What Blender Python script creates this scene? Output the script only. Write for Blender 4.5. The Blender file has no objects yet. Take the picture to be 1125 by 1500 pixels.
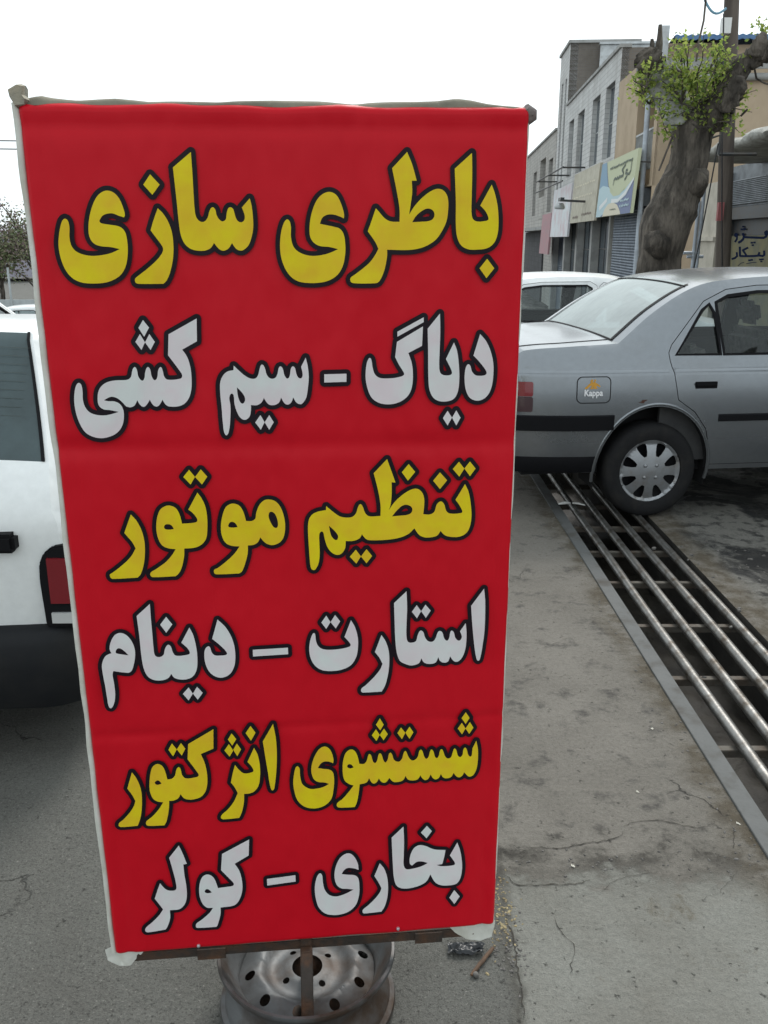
import bpy, bmesh, math, random
import numpy as np
from mathutils import Vector, Matrix, noise, geometry
random.seed(11)
C = bpy.context; S = C.scene; COL = S.collection
R = math.radians; PI = math.pi

# ------------------------------------------------------------------ camera
CAM_H, FPX, PITCH = 1.66, 1308.0, R(17.0)
cam = bpy.data.objects.new('camera', bpy.data.cameras.new('camera')); COL.objects.link(cam)
cam.location = (0, 0, CAM_H); cam.rotation_euler = (PI/2-PITCH, 0, 0)
cam.data.sensor_fit = 'VERTICAL'; cam.data.sensor_height = 36; cam.data.lens = 36*FPX/1500
cam.data.clip_start = .05; cam.data.clip_end = 2000
S.camera = cam

# ------------------------------------------------------------------ overcast sky, soft sun, exposure
SUN_EL, SUN_AZ = R(48), R(18)
w = bpy.data.worlds.new('World'); S.world = w; w.use_nodes = True
nt = w.node_tree; nt.nodes.clear()
out = nt.nodes.new('ShaderNodeOutputWorld'); bg = nt.nodes.new('ShaderNodeBackground')
sky = nt.nodes.new('ShaderNodeTexSky'); sky.sky_type = 'NISHITA'; sky.sun_disc = False
sky.sun_elevation = SUN_EL; sky.sun_rotation = SUN_AZ; sky.dust_density = 4; sky.air_density = 1.4
bw = nt.nodes.new('ShaderNodeRGBToBW'); mx = nt.nodes.new('ShaderNodeMix'); mx.data_type = 'RGBA'
mx.inputs[0].default_value = .88                                    # thick cloud: nearly all the colour is gone
nt.links.new(sky.outputs[0], bw.inputs[0]); nt.links.new(sky.outputs[0], mx.inputs[6]); nt.links.new(bw.outputs[0], mx.inputs[7])
ov = nt.nodes.new('ShaderNodeMix'); ov.data_type = 'RGBA'; ov.inputs[0].default_value = .82    # even cloud cover over the Nishita sky
nt.links.new(mx.outputs[2], ov.inputs[6]); ov.inputs[7].default_value = (5.75, 6.35, 6.6, 1)
nt.links.new(ov.outputs[2], bg.inputs[0]); bg.inputs[1].default_value = .15
nt.links.new(bg.outputs[0], out.inputs[0])
sl = bpy.data.lights.new('sun', 'SUN'); sl.energy = 1.5; sl.angle = R(20); sl.color = (1, .96, .9)
so = bpy.data.objects.new('sun', sl); COL.objects.link(so)
sd = Vector((math.sin(SUN_AZ)*math.cos(SUN_EL), math.cos(SUN_AZ)*math.cos(SUN_EL), math.sin(SUN_EL)))
so.rotation_euler = sd.to_track_quat('Z', 'Y').to_euler()
S.view_settings.view_transform = 'Standard'; S.view_settings.look = 'None'
S.view_settings.exposure = .5; S.view_settings.gamma = 1

# ------------------------------------------------------------------ helpers
def ray(px, py):
    u, v = (px-562.5)/FPX, (py-750)/FPX
    c, s = math.cos(PITCH), math.sin(PITCH)
    return Vector((u, c-v*s, -s-v*c))
def at(px, py, Y):                                                  # photo pixel -> point at depth Y
    d = ray(px, py); return Vector((0, 0, CAM_H)) + d*(Y/d.y)

def tag(o, label=None, cat=None, group=None, kind=None):
    if label: o['label'] = label
    if cat: o['category'] = cat
    if group: o['group'] = group
    if kind: o['kind'] = kind
    return o
def empty(name, loc=(0, 0, 0), rz=0, label=None, cat=None, group=None):
    o = bpy.data.objects.new(name, None); COL.objects.link(o)
    o.location = loc; o.rotation_euler = (0, 0, rz)
    return tag(o, label, cat, group)
def copy_tree(o, parent=None):
    c = o.copy(); COL.objects.link(c)
    if parent: c.parent = parent
    for ch in o.children: copy_tree(ch, c)
    return c

def smooth_mesh(me, angle=35):
    for p in me.polygons: p.use_smooth = True
    if angle < 180:
        bm = bmesh.new(); bm.from_mesh(me)
        for e in bm.edges:
            if len(e.link_faces) == 2 and e.calc_face_angle(0) > R(angle): e.smooth = False
        bm.to_mesh(me); bm.free()

class MB:
    def __init__(s): s.v = []; s.f = []
    def add(s, vs, fs):
        n = len(s.v); s.v += [tuple(p) for p in vs]; s.f += [tuple(i+n for i in f) for f in fs]; return s
    def box(s, x0, x1, y0, y1, z0, z1, M=None):
        vs = [(x, y, z) for z in (z0, z1) for y in (y0, y1) for x in (x0, x1)]
        if M is not None: vs = [M @ Vector(p) for p in vs]
        return s.add(vs, [(0,2,3,1),(4,5,7,6),(0,1,5,4),(2,6,7,3),(0,4,6,2),(1,3,7,5)])
    def tube(s, path, rad, n=10, cap=True, wob=0, seed=0, sq=None):
        P = [Vector(p) for p in path]; rr = rad if hasattr(rad, '__len__') else [rad]*len(P)
        vs = []; fs = []; up = None
        for i, p in enumerate(P):
            t = (P[min(i+1, len(P)-1)]-P[max(i-1, 0)]).normalized()
            if up is None:
                up = Vector((0, 0, 1)) if abs(t.z) < .9 else Vector((1, 0, 0))
            a = t.cross(up).normalized(); b = a.cross(t).normalized(); up = b
            for k in range(n):
                an = 2*PI*k/n; r = rr[i]
                q = a*math.cos(an)+b*math.sin(an)
                if wob: r *= 1+wob*noise.noise((p+q*r)*(1.1/max(r, .02))+Vector((seed, 0, 0)))+.5*wob*noise.noise((p+q*r)*(3.5/max(r, .02)))
                vs.append(p+q*r)
        for i in range(len(P)-1):
            for k in range(n):
                k2 = (k+1) % n
                fs.append((i*n+k, i*n+k2, (i+1)*n+k2, (i+1)*n+k))
        if cap: fs += [tuple(range(n-1, -1, -1)), tuple((len(P)-1)*n+k for k in range(n))]
        return s.add(vs, fs)
    def lathe(s, prof, n=48, M=None, close=False):                  # prof: (radius, height) about local z
        vs = []; fs = []; m = len(prof)
        for k in range(n):
            a = 2*PI*k/n
            for r, h in prof:
                p = Vector((r*math.cos(a), r*math.sin(a), h)); vs.append(M @ p if M is not None else p)
        for k in range(n):
            k2 = (k+1) % n
            for i in range(m if close else m-1):
                j = (i+1) % m
                fs.append((k*m+i, k2*m+i, k2*m+j, k*m+j))
        return s.add(vs, fs)
    def grid(s, fn, nu, nv):                                        # fn(u,v) in 0..1
        vs = [fn(i/nu, j/nv) for j in range(nv+1) for i in range(nu+1)]
        fs = [(j*(nu+1)+i, j*(nu+1)+i+1, (j+1)*(nu+1)+i+1, (j+1)*(nu+1)+i) for j in range(nv) for i in range(nu)]
        return s.add(vs, fs)
    def build(s, name, mat, parent=None, smooth=None, bevel=0, segs=2, recalc=True):
        me = bpy.data.meshes.new(name); me.from_pydata(s.v, [], s.f)
        bm = bmesh.new(); bm.from_mesh(me)
        if recalc: bmesh.ops.recalc_face_normals(bm, faces=bm.faces)
        if bevel: bmesh.ops.bevel(bm, geom=bm.edges[:], offset=bevel, segments=segs, affect='EDGES', clamp_overlap=True)
        bm.to_mesh(me); bm.free()
        if smooth: smooth_mesh(me, smooth)
        me.materials.append(mat)
        o = bpy.data.objects.new(name, me); COL.objects.link(o)
        if parent: o.parent = parent
        return o

# ------------------------------------------------------------------ 2-D outlines
def parse(txt, ox=0, oy=0, sc=1.0):
    res = []
    for con in txt.replace('\n', ' ').split(';'):
        con = con.strip()
        if not con: continue
        pts = []
        for t in con.split():
            c = t.endswith('*'); x, y = t.rstrip('*').split(',')
            pts.append((ox+float(x)/sc, oy+float(y)/sc, c))
        res.append(pts)
    return res
def spline(pts, step):                                              # closed Hermite curve, '*' points stay sharp
    n = len(pts); o = []
    P = [np.array(p[:2]) for p in pts]; K = [p[2] for p in pts]
    def tan(i):
        d = P[(i+1) % n]-P[i-1]; l = np.hypot(*d); return d/l if l > 1e-9 else d
    for i in range(n):
        a, b = P[i], P[(i+1) % n]; L = np.hypot(*(b-a))
        if K[i] and K[(i+1) % n]: o.append(a); continue
        m0 = (b-a) if K[i] else tan(i)*L
        m1 = (b-a) if K[(i+1) % n] else tan((i+1) % n)*L
        k = max(2, int(L/step))
        for j in range(k):
            t = j/k
            o.append((2*t**3-3*t*t+1)*a+(t**3-2*t*t+t)*m0+(-2*t**3+3*t*t)*b+(t**3-t*t)*m1)
    return np.array(o)
def inside(pts, loops):
    pts = np.asarray(pts, float); r = np.zeros(len(pts), bool)
    for lp in loops:
        a = np.asarray(lp, float); b = np.roll(a, -1, 0)
        for (x0, y0), (x1, y1) in zip(a, b):
            if y0 == y1: continue
            c = (y0 > pts[:, 1]) != (y1 > pts[:, 1])
            r ^= c & (pts[:, 0] < (x1-x0)*(pts[:, 1]-y0)/(y1-y0)+x0)
    return r
def dist_to(pts, loops):
    pts = np.asarray(pts, float); d = np.full(len(pts), 1e9)
    for lp in loops:
        a = np.asarray(lp, float); b = np.roll(a, -1, 0)
        for p, q in zip(a, b):
            e = q-p; l2 = (e*e).sum()
            if l2 < 1e-14: continue
            t = np.clip(((pts-p)@e)/l2, 0, 1)
            d = np.minimum(d, np.hypot(*(pts-p-t[:, None]*e).T))
    return d
def resample(lp, step):
    o = []; lp = np.asarray(lp, float)
    for a, b in zip(lp, np.roll(lp, -1, 0)):
        k = max(1, int(math.ceil(np.hypot(*(b-a))/step)))
        o += [a+(b-a)*j/k for j in range(k)]
    return np.array(o)
def fill(loops, step=None, extra=()):                                         # even-odd fill, with an inner grid when step is given
    if step: loops = [resample(l, step) for l in loops]
    vs = []; es = []
    for lp in loops:
        n0 = len(vs); n = len(lp); vs += [Vector((float(p[0]), float(p[1]))) for p in lp]
        es += [(n0+i, n0+(i+1) % n) for i in range(n)]
    if step:
        al = np.vstack(loops); (x0, y0), (x1, y1) = al.min(0), al.max(0)
        g = np.array([(x, y) for x in np.arange(x0+step*.5, x1, step) for y in np.arange(y0+step*.5, y1, step)])
        if len(g):
            g = g[inside(g, loops)]
            if len(g): g = g[dist_to(g, loops) > step*.45]
            if len(extra) and len(g):
                x_ = np.array(extra, float); g = g[np.abs(g[:, 1]-x_[:, 1].mean()) > .04]; x_ = x_[inside(x_, loops)]
                if len(x_): g = np.vstack([g, x_[dist_to(x_, loops) > .008]])
            vs += [Vector((float(p[0]), float(p[1]))) for p in g]
    V, E, F, *_ = geometry.delaunay_2d_cdt(vs, es, [], 0, 1e-7)
    cen = np.array([[sum(V[i][k] for i in f)/3 for k in (0, 1)] for f in F])
    keep = inside(cen, loops)
    return [tuple(v) for v in V], [tuple(f) for f, k in zip(F, keep) if k]
def contour(loops, w, res):                                         # loops of the outline at distance w outside the given loops
    al = np.vstack(loops); x0, y0 = al.min(0)-w-3*res; x1, y1 = al.max(0)+w+3*res
    nx, ny = int((x1-x0)/res)+1, int((y1-y0)/res)+1
    X, Y = np.meshgrid(x0+np.arange(nx)*res, y0+np.arange(ny)*res)
    pts = np.stack([X.ravel(), Y.ravel()], 1)
    d = dist_to(pts, loops); d[inside(pts, loops)] *= -1
    d = (d-w).reshape(ny, nx)
    def ed(i, j, h):                                                # crossing on the horizontal / vertical grid edge
        a = d[j, i]; b = d[j, i+1] if h else d[j+1, i]; t = a/(a-b)
        return (x0+(i+(t if h else 0))*res, y0+(j+(0 if h else t))*res)
    nxt = {}
    sg = d < 0
    js, is_ = np.nonzero(~((sg[:-1, :-1] == sg[1:, :-1]) & (sg[:-1, :-1] == sg[:-1, 1:]) & (sg[:-1, :-1] == sg[1:, 1:])))
    for j, i in zip(js, is_):
        b, r_, t, l = (i, j, 1), (i+1, j, 0), (i, j+1, 1), (i, j, 0)
        c = (sg[j, i], sg[j, i+1], sg[j+1, i+1], sg[j+1, i])
        e = [k for k, f in ((b, c[0] != c[1]), (r_, c[1] != c[2]), (t, c[2] != c[3]), (l, c[3] != c[0])) if f]
        pr = [(e[0], e[1])] if len(e) == 2 else ([(b, r_), (t, l)] if not c[0] else [(b, l), (t, r_)])
        for p, q in pr: nxt.setdefault(p, []).append(q); nxt.setdefault(q, []).append(p)
    res_l = []; seen = set()
    for k in nxt:
        if k in seen: continue
        lp = [k]; seen.add(k); cur = k
        while True:
            n = [q for q in nxt[cur] if q not in seen]
            if not n: break
            cur = n[0]; seen.add(cur); lp.append(cur)
        if len(lp) > 5: res_l.append(np.array([ed(*q) for q in lp]))
    return res_l

# ------------------------------------------------------------------ materials
def lin(r, g, b):
    f = lambda c: (c/255/12.92) if c/255 <= .04045 else ((c/255+.055)/1.055)**2.4
    return (f(r), f(g), f(b))
def nodes(m):
    m.use_nodes = True; t = m.node_tree; t.nodes.clear()
    o = t.nodes.new('ShaderNodeOutputMaterial'); b = t.nodes.new('ShaderNodeBsdfPrincipled')
    t.links.new(b.outputs[0], o.inputs[0]); return t, b, o
def N(t, kind, **k):
    n = t.nodes.new('ShaderNode'+kind)
    for a, v in k.items():
        if a.startswith('i_'):
            n.inputs[int(a[2:]) if a[2:].isdigit() else a[2:]].default_value = v
        else: setattr(n, a, v)
    return n
def noise_n(t, vec, scale, detail=6, rough=.6, dist=0):
    n = N(t, 'TexNoise'); n.inputs['Scale'].default_value = scale; n.inputs['Detail'].default_value = detail
    n.inputs['Roughness'].default_value = rough; n.inputs['Distortion'].default_value = dist
    t.links.new(vec, n.inputs['Vector']); return n.outputs[0]
def ramp(t, src, a, b, ca=(0, 0, 0, 1), cb=(1, 1, 1, 1)):
    r = N(t, 'ValToRGB'); r.color_ramp.elements[0].position = a; r.color_ramp.elements[1].position = b
    r.color_ramp.elements[0].color = ca; r.color_ramp.elements[1].color = cb
    t.links.new(src, r.inputs[0]); return r.outputs[0]
def mixc(t, fac, a, b):
    m = N(t, 'Mix', data_type='RGBA')
    for i, x in ((0, fac), (6, a), (7, b)):
        if isinstance(x, (tuple, list)): m.inputs[i].default_value = tuple(x)[:3]+(1,)
        elif isinstance(x, (int, float)): m.inputs[i].default_value = x
        else: t.links.new(x, m.inputs[i])
    return m.outputs[2]
def math_n(t, op, a, b=0.0, clamp=False):
    m = N(t, 'Math', operation=op, use_clamp=clamp)
    for i, x in ((0, a), (1, b)):
        if isinstance(x, (int, float)): m.inputs[i].default_value = x
        else: t.links.new(x, m.inputs[i])
    return m.outputs[0]
def bump_n(t, b, h, strength, dist=.01):
    n = N(t, 'Bump'); n.inputs['Strength'].default_value = strength; n.inputs['Distance'].default_value = dist
    t.links.new(h, n.inputs['Height']); t.links.new(n.outputs[0], b.inputs['Normal']); return n
def coords(t, scale=None, which='Object'):
    c = N(t, 'TexCoord').outputs[which]
    if scale:
        m = N(t, 'Mapping'); m.inputs['Scale'].default_value = scale; t.links.new(c, m.inputs[0]); c = m.outputs[0]
    return c
def mat(name, col, rough=.6, metal=0, col2=None, scale=6, lo=.4, hi=.65, var=.12, fine=60, bump=0, bscale=40, coat=0, stretch=None, spec=.4, detail=8, bdist=.01):
    m = bpy.data.materials.new(name); t, b, o = nodes(m)
    v = coords(t, stretch)
    n1 = noise_n(t, v, scale, detail); n2 = noise_n(t, v, fine, 4)
    base = mixc(t, ramp(t, n1, lo, hi), col, col2 or tuple(c*.8 for c in col))
    f = math_n(t, 'MULTIPLY_ADD', n2, 2*var); f.node.inputs[2].default_value = 1-var
    hs = N(t, 'HueSaturation'); t.links.new(base, hs.inputs['Color']); t.links.new(f, hs.inputs['Value'])
    t.links.new(hs.outputs[0], b.inputs['Base Color'])
    rn = math_n(t, 'MULTIPLY_ADD', n1, .25); rn.node.inputs[2].default_value = rough-.125; rn.node.use_clamp = True
    t.links.new(rn, b.inputs['Roughness'])
    b.inputs['Metallic'].default_value = metal; b.inputs['Coat Weight'].default_value = coat
    b.inputs['Coat Roughness'].default_value = .12; b.inputs['Specular IOR Level'].default_value = spec
    if bump: bump_n(t, b, noise_n(t, v, bscale, 6), bump, bdist)
    return m
def glass(name, tint=(.55, .62, .62), dust=.12, ior=1.5, dcol=(.45, .47, .46), rough=.02):
    m = bpy.data.materials.new(name); t, b, o = nodes(m); t.nodes.remove(b)
    tr = N(t, 'BsdfTransparent'); tr.inputs[0].default_value = tint+(1,)
    gl = N(t, 'BsdfGlossy'); gl.inputs['Roughness'].default_value = rough; gl.inputs[0].default_value = (.9, .95, .95, 1)
    fr = N(t, 'Fresnel'); fr.inputs[0].default_value = ior
    m1 = N(t, 'MixShader'); t.links.new(fr.outputs[0], m1.inputs[0]); t.links.new(tr.outputs[0], m1.inputs[1]); t.links.new(gl.outputs[0], m1.inputs[2])
    df = N(t, 'BsdfDiffuse'); df.inputs[0].default_value = dcol+(1,)
    m2 = N(t, 'MixShader'); dn = ramp(t, noise_n(t, coords(t), 3, 6), .3, .75, (dust*.6,)*3+(1,), (dust*1.5,)*3+(1,))
    t.links.new(dn, m2.inputs[0]); t.links.new(m1.outputs[0], m2.inputs[1]); t.links.new(df.outputs[0], m2.inputs[2])
    t.links.new(m2.outputs[0], o.inputs[0]); return m
def flat(name, col, rough=.5, metal=0, coat=0, spec=.4):
    m = bpy.data.materials.new(name); t, b, o = nodes(m); b.inputs['Specular IOR Level'].default_value = spec
    n = noise_n(t, coords(t), 25, 4)
    t.links.new(mixc(t, n, tuple(c*.92 for c in col), tuple(min(1, c*1.08) for c in col)), b.inputs['Base Color'])
    b.inputs['Roughness'].default_value = rough; b.inputs['Metallic'].default_value = metal; b.inputs['Coat Weight'].default_value = coat
    return m
M = {}
M['rust'] = mat('rusty_steel', (.045, .036, .03), .7, .3, (.11, .055, .03), 18, .45, .7, .25, bump=.3, bscale=90)
M['rim'] = mat('worn_silver_steel', (.115, .118, .12), .52, .4, (.055, .036, .025), 6, .42, .62, .15, bump=.12, bscale=50)
M['cloth_white'] = mat('white_banner_back', (.62, .62, .57), .55, 0, (.48, .47, .40), 10, var=.08, bump=.25, bscale=25)
M['chrome'] = flat('bright_screw', (.6, .6, .65), .3, .8)
M['black'] = flat('black_plastic', (.007, .007, .0085), .6, 0, 0, .12)
M['dark'] = flat('dark_cavity', (.01, .01, .011), .9)
M['tyre'] = mat('dusty_rubber', (.016, .016, .017), .8, 0, (.03, .028, .026), 9, .5, .75, .2, spec=.15, bump=.15, bscale=120)
M['glass'] = glass('car_window_glass', (.80, .85, .85), .015, 1.5, (.3, .33, .33))
# ------------------------------------------------------------------ the red sign
SGN_L, SGN_R = at(24, 776, 1.52), at(750, 776, 1.60)
SGN_L.z = SGN_R.z = 0
sx = (SGN_R-SGN_L).normalized(); RZ = math.atan2(sx.y, sx.x)
nrm = Vector((sx.y, -sx.x, 0))                                     # towards the viewer
def on_sign(px, py):                                               # photo pixel -> (s, z) on the face of the sign
    d = ray(px, py); o = Vector((0, 0, CAM_H))
    p = o+d*((SGN_L-o).dot(nrm)/d.dot(nrm)); return ((p-SGN_L).dot(sx), p.z)
c0 = on_sign(449, 1400)[0]
sign = empty('street_sign', SGN_L+sx*c0, RZ, 'tall red banner sign with yellow and white Persian lettering on a steel rim', 'sign')
SL = lambda s, z, off=0: (s-c0, -off, z)                           # local: x along the face, -y to the viewer
TL, TR, BR, BL = on_sign(23, 149), on_sign(778, 156), on_sign(725, 1357), on_sign(168, 1401)

def vinyl(name, cols, rough=.42, scale=1.2, creases=False):
    m = bpy.data.materials.new(name); t, b, o = nodes(m); v = coords(t)
    base = mixc(t, ramp(t, noise_n(t, v, scale*6, 3), .35, .65), cols[0], cols[1])
    weave = N(t, 'TexWave', wave_type='BANDS', bands_direction='X'); weave.inputs['Scale'].default_value = 160; weave.inputs['Distortion'].default_value = 1.5
    weave2 = N(t, 'TexWave', wave_type='BANDS', bands_direction='Z'); weave2.inputs['Scale'].default_value = 160; weave2.inputs['Distortion'].default_value = 1.5
    t.links.new(v, weave.inputs[0]); t.links.new(v, weave2.inputs[0])
    fine = math_n(t, 'ADD', weave.outputs[1], weave2.outputs[1])
    hs = N(t, 'HueSaturation'); f = math_n(t, 'MULTIPLY_ADD', fine, .05); f.node.inputs[2].default_value = .95
    t.links.new(base, hs.inputs['Color']); t.links.new(f, hs.inputs['Value']); t.links.new(hs.outputs[0], b.inputs['Base Color'])
    b.inputs['Roughness'].default_value = rough; b.inputs['Specular IOR Level'].default_value = .15
    h = noise_n(t, coords(t, (1.2, 1, .55)), 4.5, 3)
    bump_n(t, b, h, .28, .07)
    return m
M['red'] = vinyl('red_printed_vinyl', ((.52, .005, .0145), (.54, .0055, .0155)))
M['ink_black'] = vinyl('black_print', ((.010, .007, .011), (.013, .008, .012)))
M['ink_yellow'] = vinyl('yellow_print', ((.70, .57, .012), (.68, .45, .022)), scale=2.2)
M['ink_white'] = vinyl('white_print', ((.64, .665, .65), (.66, .58, .60)), scale=2.2)

def face_pt(u, v):
    s = (TL[0]*(1-u)+TR[0]*u)*v+(BL[0]*(1-u)+BR[0]*u)*(1-v)
    z = (TL[1]*(1-u)+TR[1]*u)*v+(BL[1]*(1-u)+BR[1]*u)*(1-v)
    return s, z
# cloth: flat face (where the print lies), edges rolled back round the frame
NU, NV = 90, 240
FOLDS = [(on_sign(106, 660), on_sign(738, 652), .017, .0042), (on_sign(120, 1084), on_sign(728, 1051), .010, .0026)]
def cloth(u, v):
    s, z = face_pt(u, v); W = TR[0]-TL[0]; H = TL[1]-BL[1]
    du, dv = min(u, 1-u)*W, min(v, 1-v)*H; off = 0
    for d in (du, dv):
        if d < .012: off -= .012-math.sqrt(max(0, .012**2-(.012-d)**2))
    off -= .0035*math.exp(-((min(u, 1-u)*W-.030)/.010)**2)+.0025*math.exp(-(((1-v)*H-.035)/.012)**2)   # the frame telegraphing through
    for A_, B_, wd_, dp_ in FOLDS:
        zf_ = A_[1]+(B_[1]-A_[1])*(s-A_[0])/(B_[0]-A_[0]); off -= dp_*math.exp(-((z-zf_-.004)/wd_)**2)*(.7+.5*noise.noise(Vector((u*5, zf_, 0))))
    off += .0022*noise.noise(Vector((u*3.1, v*5, 2)))*min(1, du/.05)*0+.006*max(0, noise.noise(Vector((u*7+v*9, (u-v*1.3)*2.2, 5))))*math.exp(-min((u*W)**2+((1-v)*H)**2, ((1-u)*W)**2+((1-v)*H)**2)/.02)
    # sag of the hem and small puckers along the edges
    e = math.exp(-dv/.03)*(.004*noise.noise(Vector((u*9, v*3, 1))))+math.exp(-du/.025)*.004*noise.noise(Vector((u*2, v*14, 7)))
    return SL(s, z+(e if dv < .1 else 0), off+.5*e-.0)
us = sorted(set([0, .004, .009, .015]+[i/NU for i in range(1, NU)]+[.985, .991, .996, 1]))
vs_ = sorted(set([0, .002, .0045, .0075]+[i/NV for i in range(1, NV)]+[.9925, .9955, .998, 1]))
b = MB(); b.add([cloth(u, v) for v in vs_ for u in us],
                [(j*len(us)+i, j*len(us)+i+1, (j+1)*len(us)+i+1, (j+1)*len(us)+i) for j in range(len(vs_)-1) for i in range(len(us)-1)])
banner = b.build('banner', M['red'], sign, smooth=180)
# white selvage of the cloth round the frame
b = MB()
for (A, B, o) in ((TL, BL, -.0035), (TR, BR, -.0055)):
    n = 70
    b.tube([SL(A[0]+(B[0]-A[0])*i/n+o+.0022*noise.noise(Vector((i*.35, o*99, 0))), A[1]+(B[1]-A[1])*i/n, -.012) for i in range(n+1)],
           [.0062*(1+.35*noise.noise(Vector((i*.22, 3+o*50, 0)))) for i in range(n+1)], 8)
b.build('selvage', M['cloth_white'], sign, smooth=60)
# back sheet
b = MB(); b.box(BL[0]-c0+.008, TR[0]-c0-.008, .03, .034, BL[1]+.02, TL[1]-.01); b.build('back_sheet', M['cloth_white'], sign)
# steel frame inside
b = MB()
for x0, x1, z0, z1 in ((TL[0]+.01, TR[0]-.01, TL[1]-.035, TL[1]-.012), (BL[0]+.012, BR[0]-.012, .62*TL[1], .62*TL[1]+.02), (BL[0]+.012, BR[0]-.012, .3*TL[1], .3*TL[1]+.02)):
    b.box(x0-c0, x1-c0, .008, .026, z0, z1)
b.box(TL[0]+.014-c0, TL[0]+.034-c0, .008, .026, BL[1]+.02, TL[1]-.036); b.box(TR[0]-.034-c0, TR[0]-.014-c0, .008, .026, BL[1]+.05, TL[1]-.036)
b.build('frame', M['rust'], sign)
# loose cloth folded over the top, tuft at the left corner, rolled corner at the right
M['cloth_top'] = mat('grubby_cloth', (.22, .20, .15), .8, 0, (.14, .13, .10), 8, bump=.4, bscale=20)
prof_top = [(22, 150), (40, 139), (55, 137), (70, 140), (110, 144), (145, 142), (165, 141), (190, 143), (215, 146), (250, 145), (290, 146), (320, 147), (345, 145), (400, 144), (470, 145), (498, 148), (520, 150), (545, 147), (575, 146), (610, 146), (640, 145), (672, 141), (690, 143), (715, 149), (740, 152), (777, 155)]
b = MB(); xs = [p[0] for p in prof_top]; ys = [p[1] for p in prof_top]
def topcloth(u, v):
    px = 22+755*u; s, z = on_sign(px, float(np.interp(px, xs, ys))); s1, z1 = face_pt(min(1, max(0, u)), 1)
    th = v*PI; h = z-z1+.004
    return SL(s, z1-.004+h*math.sin(th)**.8, -.008+(.5-.5*math.cos(th))*-.035+.004*noise.noise(Vector((u*14, v*2, 0))))
b.grid(topcloth, 90, 8); b.build('top_cloth', M['cloth_top'], sign, smooth=180)
b = MB()
tu = [on_sign(x, y) for x, y in ((22, 158), (10, 140), (9, 130), (26, 121), (35, 124), (35, 138), (42, 146), (36, 155))]
n = len(tu)
for k, o in enumerate((.003, -.014, -.03)):
    q = .82 if k != 1 else 1.05; cx = sum(p[0] for p in tu)/n; cz = sum(p[1] for p in tu)/n
    b.v += [SL(cx+(p[0]-cx)*q+.003*random.uniform(-1, 1), cz+(p[1]-cz)*q, o+.004*random.uniform(-1, 1)) for p in tu]
for k in range(2): b.f += [(k*n+i, k*n+(i+1) % n, (k+1)*n+(i+1) % n, (k+1)*n+i) for i in range(n)]
b.f += [tuple(range(n)), tuple(range(3*n-1, 2*n-1, -1))]
b.build('corner_knot', mat('tan_cloth', (.42, .36, .26), .8, 0, (.25, .24, .2), 14, bump=.5, bscale=30), sign, smooth=40)
b = MB(); b.tube([SL(*on_sign(772, 156), -.005), SL(*on_sign(780, 164), -.012), SL(*on_sign(780, 171), -.014), SL(*on_sign(775, 180), -.01)], [.006, .011, .011, .004], 10)
b.build('corner_roll', mat('dark_rolled_cloth', (.10, .06, .06), .6, 0, (.3, .28, .26), 20, bump=.4), sign, smooth=60)
# bottom flaps of bare cloth
for pts in (((166, 1394), (152, 1398), (156, 1414), (172, 1424), (190, 1421), (206, 1406), (215, 1392)), ((660, 1366), (668, 1374), (685, 1384), (706, 1386), (722, 1380), (728, 1356))):
    q = np.array([on_sign(*p) for p in pts]); V, F = fill([q], .012)
    b = MB(); b.add([SL(x, z, -.016+.007*noise.noise(Vector((x*40, z*40, 0)))) for x, z in V], F)
    b.build('hem_flap', M['cloth_white'], sign, smooth=180)
# screws
for x, y in ((291, 1385), (583, 1360)):
    b = MB(); s, z = on_sign(x, y)
    b.lathe([(0, .004), (.0025, .0035), (.004, .001), (.004, -.002)], 14, Matrix.Translation(SL(s, z, .001)) @ Matrix.Rotation(PI/2, 4, 'X')); b.build('screw', M['chrome'], sign, smooth=40)
# crossbar, post, rim
A, B = on_sign(192, 1412), on_sign(698, 1374)
b = MB(); ang = math.atan2(B[1]-A[1], B[0]-A[0]); Mx = Matrix.Translation(SL(*A, -.03)) @ Matrix.Rotation(-ang, 4, 'Y')
L = math.hypot(B[0]-A[0], B[1]-A[1])
b.box(0, L, -.012, .012, -.012, .012, Mx); crossbar = b.build('crossbar', M['rust'], sign, bevel=.002)
for f in (.185, .82):
    b = MB(); b.box(L*f, L*f+.06, -.0155, -.0125, -.017, .009, Mx); b.build('bracket', M['rust'], crossbar)
RIM_Z = .165
bz = A[1]+(B[1]-A[1])*.5-.01
b = MB(); b.box(-.013, .013, .013, .034, .05, bz+.06)
b.add([(x, y, z) for z, y0, y1 in ((bz+.012, -.006, .012), (.075, -.105, -.087)) for y in (y0, y1) for x in (-.013, .013)], [(0, 1, 3, 2), (4, 6, 7, 5), (0, 4, 5, 1), (2, 3, 7, 6), (0, 2, 6, 4), (1, 5, 7, 3)])
b.build('post', M['rust'], sign, bevel=.002)
def ringed_rim():
    b = MB()
    prof = [(.150, .178), (.190, .182), (.196, .176), (.195, .166), (.186, .160), (.179, .15), (.170, .135), (.158, .118), (.155, .09), (.16, .07), (.178, .045), (.188, .03), (.196, .02), (.196, .008), (.188, .004)]
    pr = [(.176, .158), (.184, .170), (.190, .180), (.196, .179), (.1975, .171), (.194, .162), (.186, .156), (.180, .140), (.166, .124), (.160, .11), (.160, .085), (.168, .066), (.181, .05), (.186, .032), (.196, .026), (.198, .015), (.194, .006), (.188, .006)]
    inn = [(.184, .02), (.176, .035), (.170, .055), (.156, .07), (.153, .085), (.153, .11), (.158, .12), (.170, .14)]
    b.lathe(pr+inn, 96, close=True); return b
rim = ringed_rim().build('base_rim', M['rim'], sign, smooth=40); rim.location = (0, .06, 0); rim.scale = (1, 1, .84)
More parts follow.
